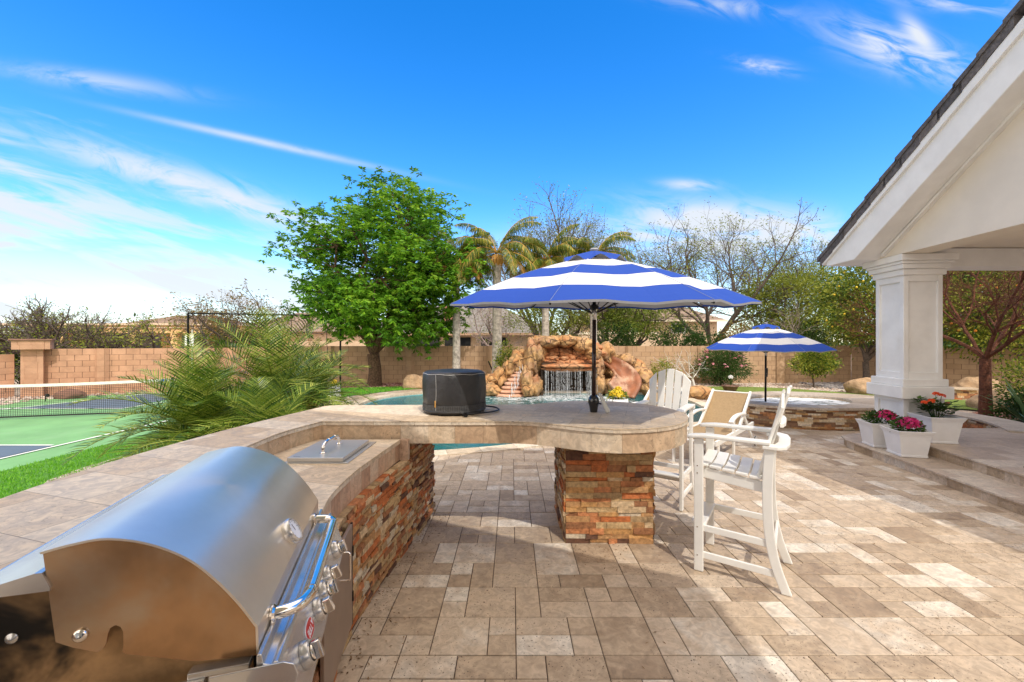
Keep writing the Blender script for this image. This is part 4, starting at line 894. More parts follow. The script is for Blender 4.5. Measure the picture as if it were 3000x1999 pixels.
st = MB(); st.prism([(p.x, p.y) for p in s2]+[(14, .2)], .268, .29); struct(st, 'upper_step_tread', STEPT)
st = MB(); rr = random.Random(5)
for pth, z0, z1 in ((s1, 0, .116), (s2[:-1], .141, .266)):
    q = [p+V((.03, .0, 0)) for p in pth][::-1]; ledger(st, q, z0, z1, (.3, .3), (.18, .26), .0, rr, .001, .05, .001)
struct(st, 'step_risers', RISE)
st = MB(); st.prism([(p.x+.07, p.y) for p in s1[:-1]]+[(7.1, 7.8), (7.1, .2)], 0, .117); st.prism([(p.x+.07, p.y) for p in s2[:-2]]+[(6.47, 7.6), (13.9, 7.6), (13.9, .2)], 0, .267); struct(st, 'step_core', CORE)
lw = thing('low_garden_wall', 'low curved stacked stone garden wall with pale travertine cap right of the column', 'garden wall', (9.3, 8.4, 0))
lin = smooth_path([(9.15, 10.4, 0), (9.38, 9.5, 0), (9.42, 8.9, 0), (9.32, 8.3, 0), (9.02, 7.75, 0), (8.7, 7.3, 0)], 5)
mb = MB(); ledger(mb, lin, -.02, .28, (.03, .055), (.08, .22), .03, random.Random(41), .005); mb.build('stone_face', LEDGE, lw)
mb = MB(); Pl = Path(lin); m_ = 24
for i in range(m_):
    a_, na = Pl.at(Pl.L*i/m_+.003); b_, nb2 = Pl.at(Pl.L*(i+1)/m_); u = V((0, 0, 1)); mb.hexa([a_+na*.05+u*.282, a_-na*.52+u*.282, b_-nb2*.52+u*.282, b_+nb2*.05+u*.282, a_+na*.05+u*.32, a_-na*.52+u*.32, b_-nb2*.52+u*.32, b_+nb2*.05+u*.32], (i*7 % 5)/5)
mb.build('cap', travertine('cap_travertine', [(.50, .42, .33), (.60, .52, .43)], None, .4), lw)
mb = MB(); mb.prism([(p.x+.06, p.y) for p in lin]+[(9.3, 7.2), (9.7, 7.9), (9.95, 9.0), (9.7, 10.4)], -.03, .281); mb.build('wall_core', CORE, lw)
w2 = thing('stone_seat_wall', 'short stacked stone wall piece with cap far beyond the column', 'garden wall', (14.6, 13.6, 0))
mb = MB(); ledger(mb, [V((14.2, 13.75, 0)), V((14.95, 13.45, 0)), V((15.2, 14.0, 0))], -.02, .30, (.05, .08), (.12, .3), .03, random.Random(43), .006); mb.build('stone_face', LEDGE, w2)
mb = MB(); mb.prism([(14.15, 13.68), (15.0, 13.36), (15.3, 14.0), (14.5, 14.3)], .302, .34); mb.build('cap', COP, w2)

# ================= HOUSE =================
def xo(y): return 5.97-.06*(7.3-y)
def xw(y): return 6.40-.085*(7.26-y)
YR = 4.6
def zr(y): return 3.47+.655*(8.19-(y if y >= YR else 2*YR-y))
hs = thing('house', 'white stucco house with dark tiled gable roof and square column on the right', 'house', (8, 5, 0))
def yz(mb, poly, fa, fb):
    n_ = len(poly); vs = [V((fa(y), y, z)) for y, z in poly]+[V((fb(y), y, z)) for y, z in poly]
    mb.add(vs, [tuple(range(n_)), tuple(range(2*n_-1, n_-1, -1))]+[((i+1) % n_, i, i+n_, (i+1) % n_+n_) for i in range(n_)])
def mirror(poly): return poly+[(2*YR-y, z) for y, z in poly[::-1] if abs(y-YR) > 1e-6]
mb = MB(); bg_ = mirror([(8.08, 3.40), (8.02, 3.30), (7.34, 3.30), (YR, zr(YR)-.75)])+[]
full = [(8.08, 3.40), (8.02, 3.30), (7.34, 3.30), (YR, zr(YR)-.75), (1.86, 3.30), (1.18, 3.30), (1.12, 3.40), (YR, zr(YR)-.19)]
yz(mb, full, xo, lambda y: xw(y)+.25); mb.build('rake_cornice', STUC, hs, bevel=.012)
mb = MB(); f1 = [(8.12, 3.42), (8.09, 3.33), (YR, zr(YR)-.335), (1.11, 3.33), (1.08, 3.42), (YR, zr(YR)-.185)]
yz(mb, f1, lambda y: xo(y)-.045, lambda y: xo(y)+.03); mb.build('rake_band', STUC, hs, bevel=.006)
mb = MB(); f2 = [(7.2, zr(7.2)-.79), (7.2, zr(7.2)-.745), (YR, zr(YR)-.745), (2.0, zr(2.0)-.745), (2.0, zr(2.0)-.79), (YR, zr(YR)-.79)]
yz(mb, f2, lambda y: xw(y)-.07, lambda y: xw(y)+.01); mb.build('soffit_trim', STUC, hs)
mb = MB(); gw = [(7.5, 3.31), (YR, zr(YR)-.70), (1.7, 3.31)]; yz(mb, gw, xw, lambda y: xw(y)+.42); mb.build('gable_wall', STUC2, hs)
mb = MB(); rr = random.Random(17)
ny = 13; stp = (8.19-YR)/12.05
for side in (0, 1):
    for k in range(13):
        y1 = 8.21-stp*k; y0 = max(y1-stp*1.12, YR)
        if y1 <= YR+.02: continue
        q = (lambda y: y) if side == 0 else (lambda y: 2*YR-y)
        x = 0.; L_ = [(-.07, .26)]+[(.26+i*.33, .26+(i+1)*.33-.006) for i in range(24)]
        for (xa, xb) in L_:
            rv = rr.random(); ja = rr.uniform(-.006, .006); z1, z0 = zr(y1)+.045+ja, zr(y0)+.005
            b1, b0 = z1-.085, z0-.06; X = lambda v, y: xo(y)+v
            mb.hexa([V((X(xa, y1), q(y1), b1)), V((X(xb, y1), q(y1), b1)), V((X(xb, y0), q(y0), b0)), V((X(xa, y0), q(y0), b0)),
                     V((X(xa, y1), q(y1), z1)), V((X(xb, y1), q(y1), z1)), V((X(xb, y0), q(y0), z0)), V((X(xa, y0), q(y0), z0))], rv)
        ym1, ym0 = y1-.07, y0-.07
        if ym0 > YR: mb.hexa([V((xo(ym1)-.055, q(ym1), zr(ym1)-.165)), V((xo(ym1)+.1, q(ym1), zr(ym1)-.165)), V((xo(ym0)+.1, q(ym0), zr(ym0)-.185)), V((xo(ym0)-.055, q(ym0), zr(ym0)-.185)),
                 V((xo(ym1)-.055, q(ym1), zr(ym1)-.035)), V((xo(ym1)+.1, q(ym1), zr(ym1)-.035)), V((xo(ym0)+.1, q(ym0), zr(ym0)-.04)), V((xo(ym0)-.055, q(ym0), zr(ym0)-.04))], rr.random())
mb.build('roof_tiles', ROOFT, hs)
mb = MB(); yz(mb, [(8.10, 3.44), (YR, zr(YR)-.10), (1.10, 3.44), (1.10, 3.50), (YR, zr(YR)-.03), (8.10, 3.50)], lambda y: xo(y)+.12, lambda y: 14.5); mb.build('roof_deck', CORE, hs)
Mc = Matrix.Translation((6.83, 7.25, 0)) @ Matrix.Rotation(math.radians(-5), 4, 'Z')
cl_ = MB()
def sq(mb, h, z0, z1): mb.box(-h, h, -h, h, z0, z1, Mc)
def panelled(mb, h, z0, z1, st_=.075, r0=.11, r1=.11, rec=.035):
    sq(mb, h-rec, z0, z1)
    for a_ in (-1, 1):
        for b_ in (-1, 1):
            xa, xb = sorted((a_*h, a_*(h-st_))); ya, yb = sorted((b_*h, b_*(h-st_))); mb.box(xa, xb, ya, yb, z0, z1, Mc)
    hs_ = h-st_
    for (za, zb) in ((z0, z0+r0), (z1-r1, z1)):
        mb.box(-hs_, hs_, -h+.0004, -h+rec+.01, za, zb, Mc); mb.box(-hs_, hs_, h-rec-.01, h-.0004, za, zb, Mc); mb.box(-h+.0004, -h+rec+.01, -hs_, hs_, za, zb, Mc); mb.box(h-rec-.01, h-.0004, -hs_, hs_, za, zb, Mc)
panelled(cl_, .315, .14, .925, .09, .2, .07); panelled(cl_, .30, 1.25, 2.98); co = cl_.build('column', STUC, hs, bevel=.006)
cl_ = MB(); sq(cl_, .395, .925, 1.13); sq(cl_, .350, 1.13, 1.252); cl_.build('plinth_moulding', STUC, co, bevel=.012)
cl_ = MB(); sq(cl_, .335, 2.975, 3.075); sq(cl_, .375, 3.075, 3.155); sq(cl_, .40, 3.155, 3.20); sq(cl_, .435, 3.20, 3.308); cl_.build('capital', STUC, co, bevel=.012)
mb = MB(); mb.box(7.0, 14.2, 7.05, 7.47, 3.13, 3.44); mb.build('far_beam', STUC, hs, bevel=.01)
mb = MB(); mb.box(6.75, 14.2, 1.4, 7.9, 3.45, 3.5); mb.build('porch_ceiling', STUC2, hs)
mb = MB(); mb.box(12.2, 13.0, -6, 4.5, 0, 3.45); mb.box(-7, 13, -6.3, -6, 0, 4.5); mb.build('house_wall', STUC2, hs)
mb = MB()
for x in (-4, -1, 2, 6): mb.box(x, x+2.2, -6.0, -5.98, .1, 2.5)
mb.build('window', mat('window_glass', (.03, .04, .05), .05, .2), hs)
mb = MB(); mb.prism([(-1.6, 2.22), (-1.6, -6.3), (2.75, -6.3), (2.75, .08)][::-1], 4.25, 4.5); mb.build('patio_roof', STUC, hs)
solo(MB().lathe([(0, 0), (.05, .0), (.05, .012), (.02, .02), (.02, .04), (0, .04)], 16, Matrix.Translation((6.47, 5.25, .29))), 'furniture_foot', DARKP, 'small black furniture foot on the upper step at the right edge of view', 'furniture foot', (6.47, 5.25, .29))

# ================= BOUNDARY WALLS =================
def blocks(mb, a_, b_, z1, rnd): ledger(mb, [V((*a_, 0)), V((*b_, 0))], -.03, z1, (.203, .203), (.406, .406), .0, rnd, .0012, .10, .008, blk=True)
def bwall(label, pts, z1, piers, sd, col_=BLOCK):
    t = thing('block_wall', label, 'wall', (*pts[0], 0)); rnd = random.Random(sd); mb = MB(); cr = MB()
    for a_, b_ in zip(pts[:-1], pts[1:]):
        blocks(mb, a_, b_, z1, rnd); d = (V((*b_, 0))-V((*a_, 0))).normalized(); nn_ = V((d.y, -d.x, 0)); A_, B_ = V((*a_, 0)), V((*b_, 0))
        cr.hexa([A_-nn_*.010+V((0, 0, -.1)), B_-nn_*.010+V((0, 0, -.1)), B_-nn_*.19+V((0, 0, -.1)), A_-nn_*.19+V((0, 0, -.1)), A_-nn_*.010+V((0, 0, z1-.008)), B_-nn_*.010+V((0, 0, z1-.008)), B_-nn_*.19+V((0, 0, z1-.008)), A_-nn_*.19+V((0, 0, z1-.008))])
        k = MB()
    mb.build('blockwork', col_, t); cr.build('mortar', mat('mortar', (.17, .10, .065), .95), t)
    for (px, py, ang) in piers:
        p = V((px, py, 0)); d = V((math.cos(ang), math.sin(ang), 0)); n_ = V((d.y, -d.x, 0)); pm = MB()
        c = [p-d*.2, p-d*.2+n_*.10, p+d*.2+n_*.10, p+d*.2]
        ledger(pm, c, -.03, z1, (.203, .203), (.4, .4), .0, rnd, .001, .09, .003); pm.build('pier', col_, t)
    return t
aL = math.atan2(1.25, 2.95)
bwall('tan block wall behind the pickleball court', [(-16.2, 14.53), (-12.2, 16.22)], 1.615, [(-14.75, 15.12, aL)], 51)
bwall('angled tan block wall section behind the feathery young palms', [(-12.2, 16.22), (-9.6, 18.9)], 1.615, [(-11.3, 17.15, math.atan2(2.68, 2.6))], 52)
bwall('long tan block wall running behind the big green tree and the rock waterfall', [(-9.6, 18.9), (15.3, 18.95)], 1.66, [(-8.2, 18.9, 0), (-4.6, 18.9, 0), (-.95, 18.9, 0), (5.3, 18.9, 0), (8.55, 18.9, 0), (12.1, 18.9, 0)], 53, BLOCK2)
bwall('tan block wall at the right corner running behind the citrus trees', [(15.3, 18.95), (17.0, 17.0), (20.5, 12.4), (23, 8)], 1.62, [(17.1, 16.85, math.atan2(-4.6, 3.5))], 54, BLOCK2)
bwall('lower tan block wall at the far left edge', [(-18.6, 11.0), (-16.75, 14.15)], 1.44, [], 55)
pl = thing('gate_pillar', 'wide capped block pillar standing at the left end of the court wall', 'pillar', (-16.35, 14.3, 0)); rp = random.Random(56)
def sqr(c, h, ang): return [V((c[0]+h*math.sqrt(2)*math.cos(ang+math.pi/4+i*math.pi/2), c[1]+h*math.sqrt(2)*math.sin(ang+math.pi/4+i*math.pi/2), 0)) for i in range(4)]
for nm, h_, z0, z1, hb in (('pillar_body', .26, -.03, 1.62, .203), ('pillar_head', .44, 1.60, 1.90, .15)):
    s_ = sqr((-16.35, 14.35), h_, math.radians(42)); mb = MB(); ledger(mb, s_+[s_[0]], z0, z1, (hb, hb), (.26, .3), 0, rp, .001, .12, .003); mb.prism([(p.x*.98+.02*-16.35, p.y*.98+.02*14.35) for p in s_], z0, z1-.005); mb.build(nm, BLOCK, pl)
s_ = sqr((-16.35, 14.35), .49, math.radians(42)); mb = MB(); mb.prism([(p.x, p.y) for p in s_], 1.90, 1.95); mb.build('cap', mat('cap_block', (.26, .14, .10), .9, nz=(6, .2)), pl, bevel=.01)

# ================= COURT NET, FRAME, SIGN =================
nt = thing('pickleball_net', 'black mesh pickleball net with white top tape across the green court', 'net', (-10.6, 10.6, 0))
na_, nb3 = V((-15.2, 9.27, 0)), V((-8.94, 11.06, 0)); dn = (nb3-na_)
def NP(f, z): return na_+dn*f+V((0, 0, z))
def ntop(f): return .86-.07*math.sin(math.pi*f)
mb = MB(); N_ = 150
for i in range(N_+1): f = i/N_; mb.tube([NP(f, .05), NP(f, ntop(f)-.02)], .0042, 3)
for k in range(17): mb.tube([NP(i/24, .05+(ntop(i/24)-.09)*k/16) for i in range(25)], .004, 3)
mb.build('mesh', DARKP, nt)
mb = MB()
for i in range(24): mb.board(NP(i/24, ntop(i/24)), NP((i+1)/24, ntop((i+1)/24)), .012, .07, side=dn.cross(V((0, 0, 1))))
mb.build('top_tape', mat('tape_white', (.82, .78, .72), .7, nz=(14, .12)), nt)
mb = MB()
for i in range(24): mb.board(NP(i/24, .045), NP((i+1)/24, .045), .012, .035, side=dn.cross(V((0, 0, 1))))
mb.build('bottom_tape', DARKP, nt)
for f in (0, 1):
    mb = MB(); mb.tube([NP(f, 0), NP(f, .92)], .03, 12); mb.build('net_post', DARKM, nt)
mb = MB(); q = NP(.972, ntop(.97)); mb.board(q-dn*.014+V((.006, -.012, 0)), q+dn*.014+V((.006, -.012, 0)), .004, .06, side=dn.cross(V((0, 0, 1)))); mb.build('blue_patch', mat('patch_blue', (.03, .10, .35), .5), nt)
fm = thing('light_frame', 'tall black pipe frame hung with string lights behind the young palms', 'frame', (-9.3, 16, 0))
pA, pB = V((-11.72, 15.2, 0)), V((-6.86, 16.8, 0)); tz = V((0, 0, 2.89))
for p in (pA, pB): mb = MB(); mb.tube([p, p+tz], .035, 10); mb.build('post', DARKM, fm)
mb = MB(); mb.tube([pA+tz, pB+tz], .028, 10); mb.build('top_bar', DARKM, fm)
mb = MB(); d_ = (pB-pA).normalized(); mb.tube([pA+tz-V((0, 0, .22)), pA+tz+d_*.22], .014, 6); mb.tube([pB+tz-V((0, 0, .22)), pB+tz-d_*.22], .014, 6); mb.build('corner_brace', DARKM, fm)
mb = MB(); q = pA.lerp(pB, .52)+tz; mb.tube(smooth_path([q, q+d_*.10+V((0, 0, -.10)), q+d_*.26+V((0, 0, -.32)), q+d_*.30+V((0, 0, -.7)), q+d_*.28+V((0, 0, -1.2))], 4), .022, 8); mb.build('hanging_arm', DARKM, fm)
mb = MB(); rw = random.Random(61)
for k in range(18):
    q = pA.lerp(pB, (k+.6)/18)+tz; mb.tube([q, q+V((.02, 0, -.10)), q+V((.0, 0, -.16))], .008, 5)
mb.build('light_hooks', DARKM, fm)
mb = MB(); mb.tube([pA.lerp(pB, .09+.86*i/40)+tz+V((0, 0, -.22-.03*rw.random())) for i in range(41)], .009, 5)
for p, s_ in ((pA, 1), (pB, -1)): mb.tube(smooth_path([p+tz+d_*.48*s_+V((0, 0, -.24))]+[p+d_*s_*(.48+rw.uniform(-.07, .07))+V((0, 0, 2.5-.26*i)) for i in range(10)], 3), .013, 6)
for p, s_ in ((pA, 1), (pB, -1)): mb.tube([p+V((0, 0, 1.35)), p+d_*s_*.5+V((0, 0, 1.35))], .008, 5)
mb.build('string_lights', DARKP, fm)
sg = thing('court_sign', 'small white court sign on a pole behind the black frame', 'sign', (-11.75, 15.5, 0))
mb = MB(); mb.tube([(-11.78, 15.48, 0), (-11.78, 15.48, 2.3)], .028, 10); mb.build('sign_pole', mat('pole_pale', (.55, .52, .47), .6), sg)
mb = MB(); mb.box(-12.02, -11.70, 15.43, 15.45, 1.70, 2.10); bd = mb.build('board', mat('sign_white', (.85, .85, .82), .5), sg, bevel=.004)
mb = MB(); bx0 = -11.885
def mk(x0, z0, x1, z1): mb.board((bx0+x0, 15.426, z0), (bx0+x1, 15.426, z1), .004, .018, side=(0, 1, 0))
mk(0, 2.03, 0, 1.96); mk(0, 1.965, .075, 1.965); mk(-.009, 1.905, .009, 1.905); mk(-.01, 1.845, .12, 1.845); mk(0, 1.845, 0, 1.77); mk(.055, 1.885, .055, 1.81)
mb.build('lettering', DARKP, bd)
mb = MB(); mb.tube([(-14.5, 13.05, 0), (-14.48, 13.05, .22)], .015, 8); mb.tube([(-14.48, 13.05, .22), (-14.36, 13.0, .19)], [.02, .05], 10); solo(mb, 'path_light', DARKM, 'small black path light in the gravel beside the court', 'path light', (-14.5, 13.05, 0))
mb = MB(); mb.tube([A(1455, 1112, 18.0), A(1431, 1060, 18.7)], .03, 8); solo(mb, 'slanted_dark_bar', DARKM, 'thin dark bar slanting by the wall left of the rock waterfall', 'pole', A(1455, 1112, 18.0))  # a single thin dark tube, slanted

# ================= ROCK WATERFALL =================
def rockmat(name, cols, seam=True):
    m = bpy.data.materials.new(name); m.use_nodes = True; T = NT(m.node_tree); b = T.N['Principled BSDF']; tc = T.n('ShaderNodeTexCoord'); ob = tc.outputs['Object']
    cr = T.N.new('ShaderNodeValToRGB'); el = cr.color_ramp.elements
    while len(el) < len(cols): el.new(.5)
    for i, q in enumerate(cols): el[i].position = .3+.4*i/(len(cols)-1); el[i].color = (*q, 1)
    T.L.new(T.noise(ob, 1.4, 6, .6, .8), cr.inputs[0]); c = cr.outputs[0]
    g = T.ss(T.noise(ob, 6, 7, .7, .5), .3, .7, .7, 1.15); cb = T.n('ShaderNodeCombineColor', i_0=g, i_1=g, i_2=g); c = T.mix(1., c, cb.outputs[0], 'MULTIPLY'); h = T.noise(ob, 7, 8, .65)
    if seam:
        wv = T.n('ShaderNodeVectorMath', operation='ADD', i_0=ob); ns_ = T.n('ShaderNodeTexNoise', i_Vector=ob, i_Scale=2.2); sc2 = T.n('ShaderNodeVectorMath', operation='SCALE'); T.L.new(ns_.outputs['Color'], sc2.inputs[0]); sc2.inputs['Scale'].default_value = .5; T.L.new(sc2.outputs[0], wv.inputs[1])
        vo = T.n('ShaderNodeTexVoronoi', feature='DISTANCE_TO_EDGE', i_Scale=1.5); T.L.new(wv.outputs[0], vo.inputs['Vector']); sm = T.ss(vo.outputs['Distance'], 0., .035, 1., 0.)
        c = T.mix(T.math('MULTIPLY', sm, .75), c, (.10, .05, .03)); h = T.math('SUBTRACT', h, T.math('MULTIPLY', sm, .8))
    T.L.new(c, b.inputs['Base Color']); b.inputs['Roughness'].default_value = .75
    bp = T.n('ShaderNodeBump', i_Strength=.9, i_Distance=.06); T.L.new(h, bp.inputs['Height']); T.L.new(bp.outputs[0], b.inputs['Normal']); return m
ROCK = rockmat('faux_rock', [(.44, .16, .065), (.50, .26, .10), (.55, .33, .14), (.40, .24, .13), (.50, .20, .085)])
ROCKR = rockmat('red_ledge_rock', [(.46, .15, .05), (.52, .22, .09), (.56, .31, .16)], True)
BOULD = rockmat('boulder_rock', [(.36, .22, .11), (.46, .31, .18), (.40, .23, .12)], False)
rk = thing('rock_waterfall', 'large orange artificial rock formation with waterfall, cascade and slide behind the pool', 'rock waterfall', (2, 16, 0))
K = .01259
def RX(px): return (px-1500)*K
def RZ(py): return H-(py-1000)*K
def rb(mb, px0, px1, py0, py1, y, dy, seed, amp=.16, sub=4, fr=1.5):
    x0, x1, z1, z0 = RX(px0), RX(px1), RZ(py0), RZ(py1); f = y/15.5; mb.blob((((x0+x1)/2)*f, y, H+((z0+z1)/2-H)*f), ((x1-x0)/2*f*1.04, dy, (z1-z0)/2*f*1.08), sub, amp*1.25, fr*1.15, seed=seed, ridge=.10)
mb = MB()
for i, q in enumerate([(1535, 1590, 1000, 1120, 15.9, .9, .14), (1524, 1562, 1082, 1158, 15.1, .55, .12), (1528, 1566, 1115, 1160, 14.85, .4, .12), (1548, 1590, 1100, 1160, 15.2, .5, .15), (1490, 1536, 1036, 1100, 16.2, .7, .14), (1470, 1512, 1062, 1125, 16.3, .6, .14),
                       (1440, 1490, 1082, 1140, 16.2, .6, .14), (1416, 1460, 1098, 1140, 16.0, .5, .14), (1414, 1452, 1122, 1160, 15.5, .5, .14), (1560, 1622, 984, 1030, 16.6, .9, .12), (1612, 1668, 985, 1022, 16.7, .9, .12), (1655, 1705, 990, 1030, 16.6, .9, .12),
                       (1700, 1752, 1004, 1060, 16.3, .9, .14), (1738, 1800, 1008, 1070, 16.5, .9, .14), (1734, 1768, 1040, 1110, 15.7, .7, .14), (1736, 1772, 1090, 1160, 15.3, .55, .14), (1760, 1800, 1110, 1160, 15.5, .45, .14), (1785, 1830, 1040, 1090, 16.9, .7, .14),
                       (1806, 1860, 1037, 1078, 16.4, .55, .10), (1845, 1906, 1076, 1140, 16.0, .8, .14), (1862, 1908, 1112, 1160, 15.5, .55, .12), (1830, 1866, 1125, 1160, 15.2, .4, .12), (1812, 1850, 1068, 1110, 16.8, .6, .12), (1520, 1800, 1030, 1165, 18.0, .9, .1), (1548, 1612, 990, 1062, 16.2, .8, .16), (1498, 1560, 1030, 1110, 16.6, .9, .16), (1590, 1720, 986, 1024, 17.1, .9, .12), (1452, 1520, 1070, 1150, 16.8, .8, .16), (1404, 1470, 1100, 1160, 16.4, .7, .16), (1725, 1800, 1025, 1110, 17.0, 1., .16), (1752, 1830, 1060, 1150, 17.2, 1., .16), (1800, 1900, 1060, 1150, 17.3, 1., .16), (1730, 1762, 1060, 1130, 15.5, .6, .16), (1420, 1470, 1130, 1160, 15.2, .45, .16), (1600, 1650, 992, 1020, 16.2, .5, .14), (1640, 1700, 994, 1022, 16.2, .5, .14), (1575, 1600, 1010, 1075, 15.6, .5, .16), (1578, 1640, 984, 1020, 15.35, .5, .10), (1628, 1692, 983, 1017, 15.4, .5, .10), (1682, 1742, 992, 1034, 15.4, .5, .12), (1716, 1758, 1012, 1062, 15.3, .4, .12), (1566, 1594, 1012, 1068, 15.3, .4, .12)]):
    rb(mb, *q[:6], seed=i+1, amp=q[6])
mb.build('boulders', ROCK, rk, smooth=True)
mb = MB(); rr = random.Random(71)   # recessed courses above the grotto
for r_ in range(5):
    z0, z1 = RZ(1068)+r_*.14, RZ(1068)+(r_+1)*.14+.02; x = RX(1580)+rr.uniform(0, .1); yb_ = 15.15+r_*.15
    while x < RX(1738):
        w_ = rr.uniform(.25, .85); hz = rr.uniform(.10, .19); mb.blob((x+w_/2, yb_+.25+rr.uniform(-.05, .05), (z0+z1)/2+rr.uniform(-.03, .04)), (w_/2*1.18, .36, hz), 3, .22, 1.9, seed=rr.random()*50, r=rr.random()); x += w_*.9
mb.build('upper_courses', ROCKR, rk, smooth=True)
mb = MB(); mb.blob((RX(1661), 15.0, RZ(1071)), ((RX(1738)-RX(1584))/2*1.02, .42, .095), 4, .07, 3, seed=3); mb.blob((RX(1660), 15.05, RZ(1080)), ((RX(1736)-RX(1586))/2, .38, .10), 4, .07, 3, seed=8); mb.build('spill_ledge', ROCKR, rk, smooth=True)
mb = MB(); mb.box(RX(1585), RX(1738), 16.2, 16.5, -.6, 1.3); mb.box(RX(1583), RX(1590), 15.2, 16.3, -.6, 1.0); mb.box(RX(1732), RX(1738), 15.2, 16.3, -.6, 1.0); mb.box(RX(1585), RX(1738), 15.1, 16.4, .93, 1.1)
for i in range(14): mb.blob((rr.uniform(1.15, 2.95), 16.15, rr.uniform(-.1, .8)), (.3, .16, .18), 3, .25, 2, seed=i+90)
mb.build('grotto', mat('shaded_grotto_rock', (.06, .035, .018), .35, nz=(3, .5), bump=(8, .8, .05)), rk, smooth=False)  # near-black colour stands in for the shade inside the opening
mb = MB()   # cascade of flat steps on the left
for i in range(9):
    f = i/8; xc = RX(1494)+(RX(1532)-RX(1494))*f; z = RZ(1153)+(RZ(1072)-RZ(1153))*f; w_ = .50-.34*f; y = 14.85+1.2*f
    mb.blob((xc, y+.15, z-.02), (w_*1.05, .36, .085), 3, .10, 2.2, seed=i+30)
mb.build('cascade_steps', rockmat('pink_step_rock', [(.56, .26, .15), (.66, .40, .28), (.60, .30, .16)], False), rk, smooth=True)
SPRAY = mat('falling_water', (.80, .82, .84), .25, transl=.4); mb = MB()
for i in range(120):
    x = 1.12+(2.97-1.12)*rr.random(); cl = .5+.5*math.sin(x*17)+rr.uniform(-.3, .3)
    if rr.random() > .35+cl*.6: continue
    z1 = .84+rr.uniform(-.02, .02); z = z1
    while z > -.09:
        l = rr.uniform(.04, .30); zz = max(z-l, -.1); dx = rr.uniform(-.01, .01); yy_ = 14.62-.12*(z1-z); w_ = rr.uniform(.002, .0055)
        mb.tube([(x, yy_, z), (x+dx, yy_-.01, zz)], [w_, w_*.7], 4); z = zz-rr.uniform(.0, .07)
for i in range(60):
    f = rr.random(); x = RX(1494)+(RX(1532)-RX(1494))*f+rr.uniform(-.12, .12); z = RZ(1153)+(RZ(1072)-RZ(1153))*f; y = 14.46+1.2*f; mb.tube([(x, y, z+.06), (x+rr.uniform(-.02, .02), y-.05, z-.06)], rr.uniform(.004, .011), 4)
for i in range(160): x = 2.05+rr.uniform(-1.05, 1.05); mb.blob((x, 14.5+rr.uniform(-.25, .05), -.08+abs(rr.gauss(0, .05))), rr.uniform(.006, .014), 1, 0)
mb.build('falling_water', SPRAY, rk)['kind'] = 'stuff'
mb = MB(); sp_ = [(A(1764, 1052, 15.9), .10), (A(1795, 1066, 15.6), .22), (A(1822, 1086, 15.3), .30), (A(1838, 1112, 15.0), .34), (A(1828, 1135, 14.75), .30), (A(1818, 1149, 14.6), .26)]
pc_ = smooth_path([q[0] for q in sp_], 4); m_ = len(pc_); vs = []; nn2 = 9
for i, p in enumerate(pc_):
    t = i/(m_-1); w_ = .12+.34*min(1, t*1.5); d = (pc_[min(i+1, m_-1)]-pc_[max(i-1, 0)]).normalized(); sd_ = d.cross(V((0, -.75, .66))).normalized()
    for k in range(nn2):
        a_ = -1+2*k/(nn2-1); vs.append(p+sd_*(w_*a_)+V((0, -.75, .66))*(.22*(a_*a_)-.10))
fs = [(i*nn2+k, i*nn2+k+1, (i+1)*nn2+k+1, (i+1)*nn2+k) for i in range(m_-1) for k in range(nn2-1)]
mb.add(vs, fs); so_ = mb.build('slide', mat('slide_gelcoat', (.30, .11, .05), .4, nz=(3, .35), nz2=(1.6, (.50, .31, .20), .45, .62)), rk, smooth=True); so_.modifiers.new('so', 'SOLIDIFY').thickness = .10
mb = MB(); mb.blob((RX(1628)*1.03, 15.9, RZ(1007)), (.10, .16, .07), 3, .15); solo(mb, 'rock_spotlight', mat('fixture_grey', (.10, .11, .12), .4, .4), 'dark grey spotlight fixture on top of the rock waterfall', 'spotlight', (RX(1628)*1.03, 15.9, RZ(1007)), smooth=True)
def boulder(label, c, r, seed, m=None, group=None): mb = MB(); mb.blob(c, r, 4, .2, 1.1, seed=seed, ridge=.05); solo(mb, 'boulder', m or BOULD, label, 'boulder', (c[0], c[1], 0), group, smooth=True)
boulder('smooth tan boulder right of the big tree trunk', (-3.75, 16.9, .12), (.62, .45, .42), 3)
boulder('flat orange boulder at the pool edge behind the lounge chair', (6.25, 14.0, .12), (.55, .4, .26), 9, ROCK)
boulder('tan boulder at the wall corner just left of the column', (12.7, 15.1, .15), (.62, .5, .38), 14)
boulder('pale boulder beyond the column beside the short stone wall', (15.7, 14.2, .2), (.62, .5, .42), 18)
boulder('broad tan boulder behind the agave at right', (13.7, 11.6, .12), (.9, .6, .40), 22)
boulder('small dark boulder in the gravel beside the court', (-14.6, 13.9, .05), (.42, .3, .22), 28, mat('dark_rock', (.20, .10, .07), .9, bump=(8, .7, .03)))
boulder('low orange rock at the base of the wall behind the rear bar chair', (5.9, 15.4, .05), (.6, .35, .16), 33, ROCK)
